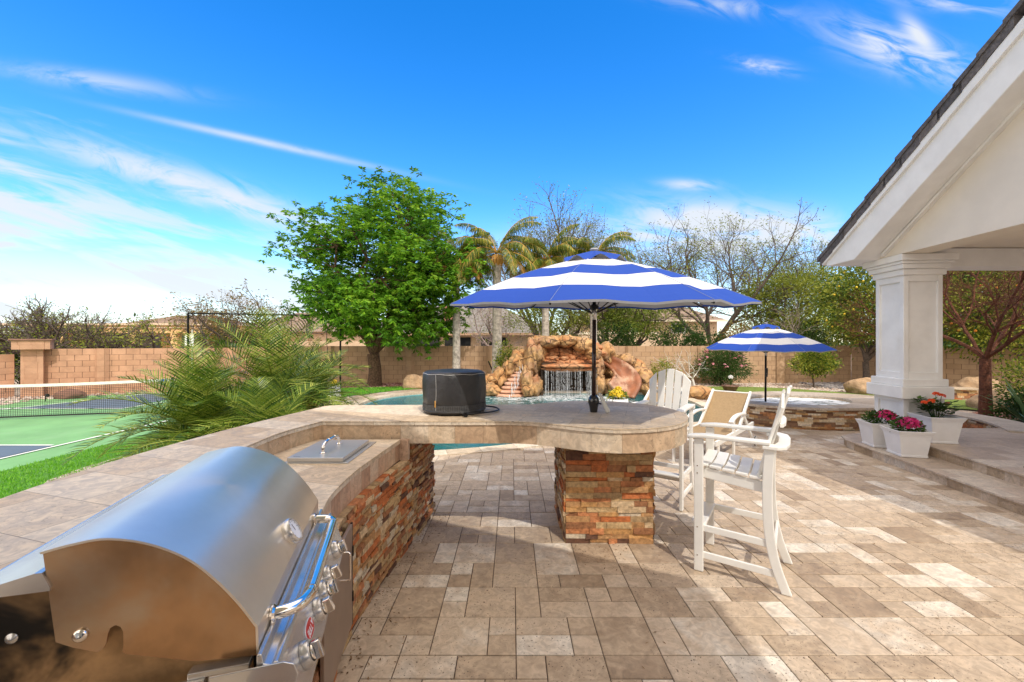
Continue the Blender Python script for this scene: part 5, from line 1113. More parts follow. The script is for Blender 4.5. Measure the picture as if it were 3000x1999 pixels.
# ================= POTS AND PLANTERS =================
def leafq(mb, p, d, l, w_, rv, up=None):
    d = d.normalized(); s_ = d.cross(up if up is not None else V((R.uniform(-1, 1), R.uniform(-1, 1), R.uniform(-1, 1))));
    if s_.length < .05: s_ = d.cross(V((1, 0, .3)))
    s_ = s_.normalized()*w_/2; mb.add([p, p+d*l*.5+s_, p+d*l, p+d*l*.5-s_], [(0, 1, 2, 3)], rv)
def bloom(mb, c, r, n_, rnd, pl_=.028, dome=True):
    for _ in range(n_):
        th = rnd.uniform(0, 6.28); ph = rnd.uniform(.0, 1.45); d = V((math.cos(th)*math.sin(ph), math.sin(th)*math.sin(ph), math.cos(ph))); p = c+V((d.x*r[0], d.y*r[1], d.z*r[2]))*rnd.uniform(.8, 1.02)
        t = d.cross(V((rnd.uniform(-1, 1), rnd.uniform(-1, 1), rnd.uniform(-1, 1)))).normalized(); u = d.cross(t); rv = rnd.random()
        for k in range(5):
            a_ = k*1.2566; q = (t*math.cos(a_)+u*math.sin(a_)); s_ = (t*math.cos(a_+1.57)+u*math.sin(a_+1.57))
            mb.add([p, p+q*pl_*.6+s_*pl_*.35+d*.003, p+q*pl_+d*.004, p+q*pl_*.6-s_*pl_*.35+d*.003], [(0, 1, 2, 3)], min(1, max(0, rv+rnd.uniform(-.2, .2))))
def foliage_ball(mb, c, r, n_, l, w_, rnd, droop=.1):
    for _ in range(n_):
        d = V((rnd.gauss(0, 1), rnd.gauss(0, 1), rnd.gauss(.2, 1))).normalized(); p = c+V((d.x*r[0], d.y*r[1], d.z*r[2]))*rnd.random()**.4
        dd = (d+V((rnd.uniform(-.5, .5), rnd.uniform(-.5, .5), rnd.uniform(-.3, .3)-droop))); leafq(mb, p, dd, l*rnd.uniform(.7, 1.2), w_*rnd.uniform(.8, 1.2), rnd.random())
def planter(label, loc, ang, hb, ht, h, kind, seed):
    t = thing('flower_planter', label, 'planter', (0, 0, 0), 'white square planters on the steps'); rnd = random.Random(seed)
    mb = MB(); prof_ = [(hb, 0), (hb+.006, .004), (hb+.006, .03), (hb, .034), (ht-.035, h-.075), (ht-.028, h-.072), (ht-.026, h-.055), (ht-.02, h-.05), (ht, h-.002), (ht-.002, h), (ht-.022, h), (ht-.045, h-.06), (hb*.9, .05)]
    vs = []
    for q, z in prof_:
        for a_, b_ in ((-1, -1), (1, -1), (1, 1), (-1, 1)): vs.append(V((a_*q, b_*q, z)))
    n_ = len(prof_); fs = [(3, 2, 1, 0)]+[(i*4+k, i*4+(k+1) % 4, i*4+4+(k+1) % 4, i*4+4+k) for i in range(n_-1) for k in range(4)]+[tuple(range(4*n_-4, 4*n_))]
    mb.add(vs, fs); mb.build('pot', POTW, t, bevel=.003)
    mb = MB(); mb.box(-ht+.05, ht-.05, -ht+.05, ht-.05, h-.09, h-.05); mb.build('soil', SOIL, t)
    mb = MB(); fl = MB(); sm = MB()
    if kind == 'orange':
        for k in range(24):
            a_ = rnd.uniform(0, 6.28); rr_ = rnd.uniform(.05, .22); tp_ = V((math.cos(a_)*rr_, math.sin(a_)*rr_, h+rnd.uniform(.08, .26))); sm.tube([V((tp_.x*.2, tp_.y*.2, h-.06)), tp_*.6+V((0, 0, h*.4)), tp_], .004, 5)
            for j in range(11):
                aa = j*2.4+rnd.uniform(-.3, .3); el_ = rnd.uniform(-.25, .6); leafq(mb, tp_-V((0, 0, .03*(j//4))), V((math.cos(aa), math.sin(aa), el_)), rnd.uniform(.08, .13), .06, rnd.random(), V((0, 0, 1)))
        for c in ((.02, .03, h+.33), (-.16, -.14, h+.24), (-.20, -.06, h+.20), (.06, -.02, h+.31), (.24, .12, h+.16)): c = V(c); sm.tube([V((c.x*.4, c.y*.4, h)), c], .004, 5); bloom(fl, c, (.045, .045, .03), 16, rnd, .03)
        mb.build('leaves', LDARK, t); fl.build('blossoms', ORNG, t); sm.build('stems', LDARK, t)
    else:
        c = V((.05, -.02, h+.02)) if kind == 'a' else V((.0, .0, h+.0))
        foliage_ball(mb, c+V((0, 0, .02)), (.19, .17, .13), 420, .06, .028, rnd)
        if kind == 'a':
            foliage_ball(mb, V((-.12, 0, h+.05)), (.10, .10, .10), 120, .05, .025, rnd)
        bloom(fl, c+V((.03, -.01, .03)), (.165, .15, .15), 150, rnd, .03); mb.build('leaves', LDARK, t); fl.build('blossoms', PINK, t)
    t.location = loc; t.rotation_euler = (0, 0, ang); return t
planter('left white planter of magenta flowers on the lower step against the column', (6.10, 6.98, .142), math.radians(-13), .16, .235, .40, 'a', 1)
planter('front white planter of magenta flowers, lowest and nearest on the lower step', (6.03, 6.42, .142), math.radians(-13), .165, .235, .395, 'b', 2)
planter('white planter of orange flowers with dark leaves on the upper step', (6.72, 6.66, .292), math.radians(-9), .17, .245, .41, 'orange', 3)
def urn(label, loc, s_, seed, sq_=1.0):
    t = thing('flower_urn', label, 'planter', loc); rnd = random.Random(seed); M_ = Matrix.Translation(loc) @ Matrix.Scale(s_, 4)
    mb = MB(); mb.lathe([(.0, 0), (.13, 0), (.165, .03), (.195, .10), (.205, .17), (.195, .30), (.172, .44), (.165, .50), (.155, .505), (.148, .49), (.15, .40), (0, .40)], 36, M_, cap=False); mb.build('pot', POTW, t, smooth=True)
    mb = MB(); fl = MB(); c = M_ @ V((0, 0, .53)); foliage_ball(mb, c, (.15*s_, .15*s_, .08*s_), 260, .06*s_, .025*s_, rnd)
    bloom(fl, c+V((0, 0, .02)), (.12*s_, .12*s_, .09*s_), 26, rnd, .055*s_); bloom(fl, c+V((.02, 0, .10*s_)), (.05*s_, .05*s_, .05*s_), 10, rnd, .05*s_)
    mb.build('leaves', LPALM, t); fl.build('blossoms', YELL, t)
urn('rounded white urn of yellow flowers on the paving left of the pool', (-5.48, 12.95, 0), 1.0, 5)
urn('white pot of yellow flowers at the pool edge just behind the round counter', (2.19, 8.75, .01), 1.34, 6)
bw = thing('bowl_planter', 'low brown bowl planter with one white flower on the gravel beyond the spa', 'planter', (8.15, 15.7, 0))
mb = MB(); mb.lathe([(.0, 0), (.17, 0), (.19, .03), (.24, .10), (.27, .17), (.30, .19), (.30, .22), (.27, .22), (.25, .16), (0, .16)], 32, Matrix.Translation((8.15, 15.7, 0)), cap=False); mb.build('bowl', mat('brown_glaze', (.17, .09, .06), .5, nz=(12, .3)), bw, smooth=True)
mb = MB(); mb.tube([(8.15, 15.7, .15), (8.17, 15.7, .5)], .008, 5); fl = MB(); bloom(fl, V((8.17, 15.7, .52)), (.06, .06, .06), 18, random.Random(3), .07); mb.build('stem', LDARK, bw); fl.build('blossom', WHT, bw)

# ================= TREES =================
def rdir(d, sp, rnd):
    q = V((rnd.gauss(0, 1), rnd.gauss(0, 1), rnd.gauss(0, 1))); q = (q-d*q.dot(d)); q = q.normalized() if q.length > 0 else V((1, 0, 0)); return (d*math.cos(sp)+q*math.sin(sp)).normalized()
def limb(mb, a, b, ra, rb_, rnd, wob=.08, n_=5, sides=6):
    L = (b-a).length; pts = [a]
    for k in range(1, n_): pts.append(a.lerp(b, k/n_)+V((rnd.uniform(-1, 1), rnd.uniform(-1, 1), rnd.uniform(-.5, .8)))*L*wob)
    pts.append(b); mb.tube(pts, [ra+(rb_-ra)*i/n_ for i in range(n_+1)], sides, cap=False); return pts
def grow(mb, p, d, L, r, dep, rnd, sp, up, tips, kids=3, taper=.66, wig=.16, shrink=.72):
    n_ = 4 if dep > 1 else 3; pts = [p]; q = p; dd = d
    for k in range(n_):
        dd = (dd+V((rnd.uniform(-wig, wig), rnd.uniform(-wig, wig), rnd.uniform(-wig, wig)+up*.12))).normalized(); q = q+dd*L/n_; pts.append(q)
    sd_ = 8 if r > .06 else (5 if r > .02 else 3)
    mb.tube(pts, [r*(1-(1-taper)*i/n_) for i in range(n_+1)], sd_, cap=False)
    if dep <= 0: tips.append((q, dd)); return
    for k in range(kids):
        f = 1.0 if k == 0 else rnd.uniform(.35, .98); i = min(int(f*n_), n_-1); b = pts[i].lerp(pts[i+1], f*n_-i)
        s_ = sp*(.45 if k == 0 else 1)*rnd.uniform(.7, 1.25); nd = rdir(dd, s_, rnd); nd = (nd+V((0, 0, up*.25))).normalized()
        grow(mb, b, nd, L*shrink*rnd.uniform(.8, 1.15), r*taper*(1 if k == 0 else .75), dep-1, rnd, sp, up, tips, kids, taper, wig, shrink)
def bare_tree(label, base, h, spread, seed, bark, lm=None, ln=0, dep=5, kids=3, stems=3, r0=.13, up=.25, lsz=(.07, .03), cat='tree', tilt=.45, group=None, nm='bare_tree', thin=1., fork=None, k0=.62):
    t = thing(nm, label, cat, base, group); rnd = random.Random(seed); mb = MB(); tips = []; b = V(base); th = fork or h*.16
    fkp = b+V((rnd.uniform(-.1, .1), rnd.uniform(-.1, .1), th)); mb.tube([b-V((0, 0, .1)), b.lerp(fkp, .5), fkp], [r0*1.25, r0, r0*.95], 12, cap=False)
    for k in range(stems):
        a_ = 6.283*k/stems+rnd.uniform(-.4, .4); d = V((math.cos(a_)*tilt*spread, math.sin(a_)*tilt*spread, 1)).normalized(); grow(mb, fkp, d, h*.33, r0*k0, dep, rnd, .62*min(spread, 1.3), up, tips, kids, .64*thin)
    mb.build('trunk', bark, t)
    if lm and ln:
        lb = MB()
        for (p, d) in tips:
            for _ in range(ln): q = p+V((rnd.gauss(0, .12), rnd.gauss(0, .12), rnd.gauss(0, .10))); leafq(lb, q, V((rnd.uniform(-1, 1), rnd.uniform(-1, 1), rnd.uniform(-.8, .4))), lsz[0]*rnd.uniform(.7, 1.3), lsz[1], rnd.random())
        lb.build('leaves', lm, t)
    return t
def leafy_tree(label, base, crown, rad, seed, clumps, lpc, lm, bark, r0=.2, fork=.9, lsz=(.16, .05), limbs=8, csz=.5, droop=.5, name='leafy_tree', cat='tree', fruit=None, trunk_r=1, low=0., group=None, hollow=.35, gap=.0, tuft=0):
    t = thing(name, label, cat, base, group); rnd = random.Random(seed); b = V(base); c = V(crown); mb = MB(); fk = b+V((rnd.uniform(-.1, .1)*fork, 0, fork))
    mb.tube([b-V((0, 0, .1)), b+V((0, 0, .12)), b.lerp(fk, .5)+V((.04, 0, 0))*fork, fk], [r0*1.45, r0*1.1, r0*.95, r0*.9], 14, cap=False)
    nodes = []
    for k in range(limbs):
        a_ = 6.283*k/limbs*1.618*2; e_ = rnd.uniform(-.35, .9); tgt = c+V((math.cos(a_)*rad[0]*.55, math.sin(a_)*rad[1]*.55, e_*rad[2]*.6)); pts = limb(mb, fk, tgt, r0*.5, r0*.14, rnd, .07, 6, 7); nodes += pts[2:]
    cl = []; tries = 0
    while len(cl) < clumps and tries < clumps*30:
        tries += 1; d = V((rnd.gauss(0, 1), rnd.gauss(0, 1), rnd.gauss(0, 1))).normalized(); q = (hollow+(1-hollow)*rnd.random()**.55)
        bump_ = 1+.22*noise.noise(d*2.1+V((seed, 0, 0)))+.12*noise.noise(d*5+V((seed, 3, 0))); p = c+V((d.x*rad[0], d.y*rad[1], d.z*rad[2]*(1 if d.z > 0 else .85)))*min(q*bump_, 1.06)
        if p.z < low: continue
        if gap and noise.noise(p*.55+V((seed*2, 0, 0))) < -.10: continue
        cl.append(p)
    lb = MB(); 
    for p in cl:
        nd = min(nodes, key=lambda n_: (n_-p).length_squared); limb(mb, nd, p, r0*.085, r0*.025, rnd, .06, 3, 3); out = (p-c).normalized(); tone = rnd.uniform(-.25, .25)
        if tuft:
            for _ in range(lpc//tuft):
                g_ = V((rnd.gauss(0, 1), rnd.gauss(0, 1), rnd.gauss(0, .75)))*csz*.42; tc_ = p+g_; tt = rnd.uniform(-.22, .22)
                for j in range(tuft):
                    a_ = j*2.4+rnd.uniform(-.4, .4); leafq(lb, tc_+V((0, 0, rnd.uniform(-.05, .05))), V((math.cos(a_), math.sin(a_), rnd.uniform(-.9, .15)))+out*.35, lsz[0]*rnd.uniform(.7, 1.2), lsz[1]*rnd.uniform(.8, 1.2), min(1, max(0, .45+tone+tt+rnd.uniform(-.25, .25))))
            continue
        for _ in range(lpc):
            g_ = V((rnd.gauss(0, 1), rnd.gauss(0, 1), rnd.gauss(0, .8)))*csz*.42; q = p+g_; d = (out*.5+g_.normalized()*.7+V((0, 0, -droop*rnd.random()))); leafq(lb, q, d, lsz[0]*rnd.uniform(.7, 1.25), lsz[1]*rnd.uniform(.8, 1.2), min(1, max(0, rnd.random()*.8+.1+tone)))
    mb.build('trunk', bark, t); lb.build('crown', lm, t)
    if fruit:
        fm_, cnt, fr__ = fruit; fb_ = MB(); vs, fs = ico(1)
        for _ in range(cnt):
            p = rnd.choice(cl)+V((rnd.gauss(0, 1), rnd.gauss(0, 1)-.6, rnd.gauss(0, 1)-.5))*csz*.5; fb_.add([p+v*fr__ for v in vs], fs, 0)
        ff = fb_.build('fruit', fm_, t, smooth=True); ff['kind'] = 'stuff'
    return t
# the big green tree: one main crown plus skirts
leafy_tree('big bright green leafy tree with dark trunk in front of the block wall', (-5.75, 17.6, 0), (-5.25, 17.4, 4.65), (3.75, 3.2, 3.5), 107, 330, 208, LTREE, BARK, .27, 1.35, (.21, .060), 14, .95, .7, low=1.45, hollow=.35, gap=1, tuft=13)
# queen palms
def frond(lb, mbx, base, d, L, rnd, n_=26, ll=.5, lw=.022, bend=1.1, dead=False, vee=.5, stiff=0., fwd=(.55, .5)):
    pts = []; q = V(base); dd = V(d).normalized(); seg = 12
    for k in range(seg+1):
        pts.append(q.copy()); q = q+dd*L/seg; dd = (dd+V((0, 0, -bend/seg*(.5+k/seg)))).normalized()
    mbx.tube(pts, [.016*(1-.8*k/seg)*(L/1.8) for k in range(seg+1)], 4, cap=False)
    for k in range(n_):
        f = .14+.86*k/(n_-1); x = f*seg; i = min(int(x), seg-1); p = pts[i].lerp(pts[i+1], x-i); t = (pts[i+1]-pts[i]).normalized(); s_ = t.cross(V((0, 0, 1))); s_ = s_.normalized() if s_.length > .05 else V((1, 0, 0)); u = s_.cross(t)
        l = ll*math.sin(math.pi*min(1, f*.82+.16))**.7*rnd.uniform(.85, 1.15); rv = rnd.random()
        for sg_ in (-1, 1):
            dl = (s_*sg_*.85+t*(fwd[0]+fwd[1]*f)+u*vee*rnd.uniform(.3, 1.1)).normalized(); m_ = p+dl*l*.55+V((0, 0, -stiff*l*.08)); e_ = m_+(dl+V((0, 0, -.35-stiff))).normalized()*l*.5; w_ = t*lw
            lb.add([p-w_*.5, p+w_*.5, m_+w_*.55, m_-w_*.55], [(0, 1, 2, 3)], rv); lb.add([m_-w_*.55, m_+w_*.55, e_], [(0, 1, 2)], rv)
def palm(label, base, zc, seed, nf=17, L=2.3, r0=.16, dead=5, lean=0., tr=PALMT):
    t = thing('palm_tree', label, 'palm tree', base, 'queen palms behind the pool'); rnd = random.Random(seed); b = V(base); cz = V((b.x+lean, b.y, zc)); mb = MB()
    pr = []; rs = []; n_ = 46
    for i in range(n_+1): f = i/n_; pr.append(b.lerp(cz, f)-V((0, 0, .1*(i == 0)))); rs.append(r0*(1.15-.35*f+(.03 if i % 2 else 0))*(1.25 if f > .9 else 1))
    mb.tube(pr, rs, 14, cap=False); mb.build('trunk', tr, t, smooth=False)
    lb = MB(); rc = MB(); db = MB(); cs = MB()
    for k in range(12): a_ = k*2.4; cs.tube([cz+V((math.cos(a_)*.12, math.sin(a_)*.12, -.5)), cz+V((math.cos(a_)*.20, math.sin(a_)*.20, -.1)), cz+V((math.cos(a_)*.16, math.sin(a_)*.16, .12))], [.05, .07, .03], 5)
    for k in range(nf):
        a_ = k*2.399+rnd.uniform(-.2, .2); e_ = 1.15-1.15*k/nf+rnd.uniform(-.1, .1)
        if abs(math.cos(a_)) < .5 and e_ > .35: continue
        frond(lb, rc, cz+V((0, 0, .2)), (math.cos(a_)*math.cos(e_), math.sin(a_)*math.cos(e_), math.sin(e_)), L*rnd.uniform(.85, 1.1)*(.6 if abs(math.cos(a_)) < .45 and e_ > .3 else 1), rnd, 60, .62, .026, 1.9+.4*(k/nf), vee=.1, stiff=2.4)
    for k in range(dead):
        a_ = k*2.399+1+rnd.uniform(-.3, .3); frond(db, rc, cz, (math.cos(a_)*.9, math.sin(a_)*.9, .15), L*rnd.uniform(.6, .85), rnd, 44, .5, .028, 2.6, vee=0, stiff=1.8)
    cs.build('crown_shaft', LDEAD, t); lb.build('fronds', LQUEEN, t); rc.build('frond_stems', LDEAD, t)
    if dead: db.build('dead_fronds', LDEAD, t)
palm('leftmost queen palm, golden crown overlapping the big green tree', (-2.3, 17.4, 0), 5.1, 201, 24, 2.2, .15, 10)
palm('tallest left queen palm with pale trunk and dark upright fronds', (-.62, 17.5, 0), 5.35, 202, 28, 2.6, .19, 4)
palm('queen palm rising directly behind the rock waterfall with drooping golden fronds', (1.45, 18.2, 0), 5.2, 203, 24, 2.2, .16, 7)
palm('queen palm whose crown shows just above the top of the large umbrella', (3.55, 18.3, 0), 5.35, 204, 22, 2.1, .15, 6)
# young feathery palms by the bar
def young(label, base, zc, nf, L, seed, tr=.07):
    t = thing('young_palm', label, 'palm', base, 'young feathery palms beside the counter'); rnd = random.Random(seed); b = V(base); lb = MB(); rc = MB(); db = MB(); mb = MB(); c = b+V((0, 0, zc))
    mb.tube([b-V((0, 0, .1)), c], [tr*1.2, tr], 10); 
    for k in range(24): a_ = k*2.4; z = zc*k/24; mb.tube([b+V((math.cos(a_)*tr, math.sin(a_)*tr, z)), b+V((math.cos(a_)*tr*1.9, math.sin(a_)*tr*1.9, z+.10))], [.02, .006], 4)
    mb.build('trunk', BARK, t)
    for k in range(nf):
        a_ = k*2.399+rnd.uniform(-.15, .15); e_ = 1.42-1.55*(k/nf)**.8+rnd.uniform(-.08, .08); dd = (math.cos(a_)*math.cos(e_), math.sin(a_)*math.cos(e_), math.sin(e_)); frond(lb if k < nf-2 else db, rc, c+V((0, 0, .05)), dd, L*rnd.uniform(.82, 1.1), rnd, 32, .42, .017, 1.2+.9*k/nf, vee=.3, stiff=-.2, fwd=(.25, .55))
    lb.build('fronds', LYOUNG, t); rc.build('frond_stems', LOLIVE, t)
    db.build('dead_fronds', LDEAD, t)
young('largest young palm, tallest of the feathery clump behind the counter', (-4.1, 7.25, 0), .85, 46, 1.65, 301)
young('young palm at the left of the clump, fronds spread over the court edge', (-4.45, 6.0, 0), .5, 40, 1.4, 302)
young('young palm at the right rear of the clump near the white urn', (-4.15, 8.7, 0), .6, 34, 1.45, 303)
young('low young palm hugging the outer counter edge', (-3.35, 5.75, 0), .30, 30, 1.1, 304)
young('young palm between the largest one and the pickleball net', (-5.35, 7.3, 0), .45, 36, 1.3, 305)
# trees beyond the walls
bg = 'bare trees beyond the wall'
bare_tree('wide bare mesquite tree beyond the left wall at the far left', (-19.2, 18.2, 0), 3.7, 1.7, 401, BARKG, LOLIVE, 1, 5, 4, 6, .19, .12, (.10, .04), group=bg, tilt=1.0, thin=1.1)
bare_tree('small bare tree with olive leaves beside the yellow house', (-18.1, 19.3, 0), 3.3, 1.4, 402, BARKG, LOLIVE, 2, 4, 3, 4, .12, .1, (.16, .07), group=bg, tilt=.8)
bare_tree('bare tree with olive tips left of the black frame', (-15.8, 19.5, 0), 3.7, 1.4, 403, BARKG, LOLIVE, 1, 5, 3, 4, .12, .12, (.15, .06), group=bg, tilt=.7)
bare_tree('crooked bare dark tree seen through the black frame', (-13.0, 20.0, 0), 4.4, 1.5, 404, BARKG, LFALL, 1, 6, 3, 4, .15, .08, (.12, .05), group=bg, tilt=.8)
bare_tree('bare rusty tinted tree between the black frame and the big green tree', (-12.2, 21.5, 0), 4.5, 1.4, 405, BARKG, LFALL, 3, 4, 3, 4, .14, .1, (.16, .06), group=bg, tilt=.7)
bare_tree('tall bare tree behind the large umbrella, crown left of the palm tip', (1.9, 25.5, 0), 9.4, 1.05, 411, BARKG, LOLIVE, 2, 6, 3, 4, .19, .35, (.13, .05), group=bg, tilt=.5, thin=1.06)
bare_tree('tall bare tree behind the right half of the large umbrella', (5.6, 25.0, 0), 9.0, 1.25, 412, BARKG, LOLIVE, 2, 6, 3, 4, .19, .3, (.13, .05), group=bg, tilt=.6, thin=1.06)
bare_tree('tall spreading bare tree between the two umbrellas', (11.3, 24.0, 0), 8.9, 1.35, 413, BARKG, LOLIVE, 2, 6, 3, 5, .20, .28, (.13, .05), group=bg, tilt=.65, thin=1.06)
bare_tree('bare tree behind the small umbrella, left of the column', (17.2, 27.0, 0), 8.3, 1.2, 414, BARKG, LOLIVE, 2, 6, 3, 4, .17, .25, (.12, .05), group=bg, tilt=.6, thin=1.06)
bare_tree('pale bare shrub tree above the wall right of the small umbrella', (13.4, 21.5, 0), 3.9, 1.7, 415, mat('bark_pale', (.42, .35, .30), .95), None, 0, 5, 3, 5, .10, .1, group=bg, tilt=.9)
bare_tree('pinkish bare tree beside the grey roofed house', (-.2, 22.5, 0), 4.4, 1.5, 416, mat('bark_pinkish', (.40, .30, .27), .95), LOLIVE, 1, 5, 3, 5, .12, .15, (.1, .04), group=bg, tilt=.8)
leafy_tree('yellow green palo verde tree beyond the wall left of the umbrella pole', (2.6, 23.5, 0), (2.6, 23.5, 3.2), (3.0, 2, 1.5), 421, 120, 70, LOLIVE, BARKG, .18, 1.0, (.16, .05), 8, .6, .2, name='palo_verde', hollow=.2)
leafy_tree('yellow green palo verde tree beyond the wall right of the umbrella pole', (6.3, 22.0, 0), (6.4, 22.0, 3.3), (2.1, 1.8, 1.45), 422, 150, 80, leaf('leaf_lime', [(.10, .16, .02), (.22, .30, .04), (.36, .40, .06)]), BARKG, .16, .9, (.13, .045), 8, .5, .2, name='palo_verde', hollow=.2)
leafy_tree('dense round olive green tree beyond the wall right of the small umbrella', (15.6, 23.0, 0), (15.7, 23.0, 3.6), (3.3, 2.2, 2.35), 423, 260, 90, LOLIVE, BARKG, .2, 1.0, (.16, .06), 8, .6, .2, hollow=.4)
leafy_tree('lemon tree with yellow fruit leaning over the wall left of the column', (14.8, 17.6, 0), (15.0, 17.3, 3.3), (2.0, 1.5, 2.0), 424, 230, 80, LCIT, BARKG, .12, 1.0, (.12, .06), 7, .5, .4, name='citrus_tree', fruit=(LEMON, 70, .045), low=1.3, hollow=.4)
leafy_tree('orange tree hung with fruit behind the red bare tree', (19.0, 15.3, 0), (18.8, 15.2, 3.2), (3.8, 1.5, 2.4), 425, 330, 85, LCIT, BARKG, .16, 1.0, (.13, .065), 9, .6, .4, name='citrus_tree', fruit=(FRUIT, 110, .05), low=1.2, hollow=.35)
leafy_tree('tall dark green tree filling the gap far behind the right garden', (24.5, 19.5, 0), (24.0, 19.5, 4.4), (6.0, 2.2, 3.6), 426, 330, 80, LDARK, BARKG, .25, 1.2, (.22, .10), 9, .9, .3, low=.8, hollow=.35)
def shrub(name, label, base, r, seed, cl, lpc, lm, lsz, bark=BARK, fruit=None, fork=.25, r0=.03, csz=.28, cz=None, cat='shrub', group=None, low=0.1):
    c = V(base)+V((0, 0, cz if cz else r[2]*1.05)); return leafy_tree(label, base, c, r, seed, cl, lpc, lm, bark, r0, fork, lsz, 6, csz, .25, name=name, cat=cat, low=low, group=group, hollow=.2)
shrub('green_shrub', 'dark green shrub above the wall left of the tan two storey house', (5.2, 20.5, 0), (1.1, .8, 1.3), 501, 60, 70, LDARK, (.12, .06), csz=.4)
shrub('green_shrub', 'wide dark green hedge above the wall below the tan two storey house', (8.6, 20.8, 0), (1.9, .8, 1.35), 502, 110, 80, LDARK, (.12, .06), csz=.4)
shrub('green_shrub', 'rust tinted shrub above the wall left of the small umbrella', (11.0, 20.6, 0), (1.3, .8, 1.25), 503, 80, 60, LFALL, (.12, .06), csz=.4)
shrub('green_shrub', 'dark shrub at the far left behind the capped pillar', (-20.5, 17.5, 0), (.9, .7, 1.1), 504, 60, 60, LDARK, (.12, .06), csz=.4)
shrub('green_shrub', 'low hedge above the wall in front of the yellow house', (-20.5, 20.5, 0), (2.0, .8, .75), 505, 30, 50, LPALM, (.14, .05), csz=.45)
shrub('green_shrub', 'dark hedge above the wall seen through the black frame', (-12.6, 20.0, 0), (3.0, .8, 1.25), 506, 130, 60, LPALM, (.14, .05), csz=.45)
shrub('green_shrub', 'dark shrub above the wall behind the small umbrella', (14.2, 20.6, 0), (1.4, .8, 1.25), 507, 90, 70, LDARK, (.12, .06), csz=.4)
shrub('oleander_bush', 'round oleander bush with pink blossoms against the wall behind the small umbrella pole', (8.9, 17.9, 0), (.95, .8, .78), 511, 130, 60, LDARK, (.13, .028), csz=.35)
fl = MB(); rf = random.Random(9)
for _ in range(46): th = rf.uniform(0, 6.28); ph = rf.uniform(0, 1.7); c = V((8.9+.95*math.cos(th)*math.sin(ph), 17.9+.8*math.sin(th)*math.sin(ph)-.1, .82+.80*math.cos(ph))); bloom(fl, c, (.07, .07, .06), 6, rf, .05)
ob = bpy.data.objects['oleander_bush']; fl.build('blossoms', LPINK, ob)
shrub('lemon_shrub', 'small yellow green citrus shrub on a thin trunk right of the small umbrella', (12.2, 17.0, 0), (.68, .6, .5), 512, 80, 50, LCIT, (.10, .05), BARKG, csz=.3, cz=1.0, fork=.55, low=.4)
shrub('rose_shrub', 'sparse olive shrub against the wall right of the rock slide', (6.15, 17.3, 0), (.52, .5, .55), 513, 46, 26, LOLIVE, (.08, .04), csz=.3)
shrub('climbing_shrub', 'slim green climbing shrub at the foot of the pale palm trunk', (-.25, 17.0, 0), (.42, .3, .95), 514, 50, 40, LCIT, (.08, .045), csz=.26)
bare_tree('small bare tree with whitewashed trunk against the wall behind the rear bar chair', (7.65, 17.6, 0), 2.0, 1.9, 515, mat('whitewash', (.62, .60, .56), .9), LOLIVE, 1, 3, 3, 5, .045, .05, (.06, .03), tilt=1.2, nm='small_bare_tree')
bare_tree('red barked bare tree in the right garden beyond the column', (11.5, 10.2, 0), 3.9, 1.4, 516, BARKR, LOLIVE, 0, 5, 4, 5, .11, .12, (.05, .03), tilt=.7, nm='red_bark_tree', fork=1.45, k0=.45, thin=1.08)
shrub('rose_bush', 'low leafy rose bush at the foot of the red barked tree', (11.75, 9.7, 0), (.5, .4, .36), 517, 50, 40, LDARK, (.07, .04), csz=.25)
shrub('rose_bush', 'small leafy bush at the right edge above the agave', (13.2, 10.8, 0), (.6, .4, .5), 518, 40, 34, LCIT, (.08, .04), csz=.25, cz=.8)
def agave(label, base, seed, n_, L):
    t = thing('agave_plant', label, 'agave', base); rnd = random.Random(seed); mb = MB(); b = V(base)
    for k in range(n_):
        a_ = k*2.4; e_ = rnd.uniform(.25, 1.3); d = V((math.cos(a_)*math.cos(e_), math.sin(a_)*math.cos(e_), math.sin(e_))); s_ = d.cross(V((0, 0, 1))).normalized()*.03; l = L*rnd.uniform(.7, 1.1); m_ = b+d*l*.55; e2 = m_+(d+V((0, 0, -.45))).normalized()*l*.5; rv = rnd.random()
        mb.add([b-s_, b+s_, m_+s_*1.1+V((0, 0, .01)), m_-s_*1.1+V((0, 0, .01)), m_-V((0, 0, .012))], [(0, 1, 2, 3)], rv); mb.add([m_-s_*1.1, m_+s_*1.1, e2], [(0, 1, 2)], rv)
    mb.build('leaves', leaf('agave_leaf', [(.05, .12, .05), (.12, .22, .08), (.2, .3, .12)], .15, .4), t)
agave('spiky agave plant at the right edge beside the low garden wall', (11.5, 9.35, 0), 3, 44, 1.05)
agave('smaller spiky plant at the right edge in the mulch', (10.75, 8.6, 0), 4, 26, .6)
# low hedge and distant greenery along the horizon
mb = MB(); rf = random.Random(12)
for k in range(15000):
    a_ = rf.uniform(-1.3, 1.35); d_ = rf.uniform(62, 80); p = V((a_*d_, d_, abs(rf.gauss(0, 1.0))*1.3*(1+.8*noise.noise(V((a_*6, 0, 3)))))); leafq(mb, p, V((rf.uniform(-1, 1), rf.uniform(-1, 1), rf.uniform(-.5, 1))), rf.uniform(.5, 1.1), .45, rf.random())
struct(mb, 'distant_greenery', LDARK, 'stuff')

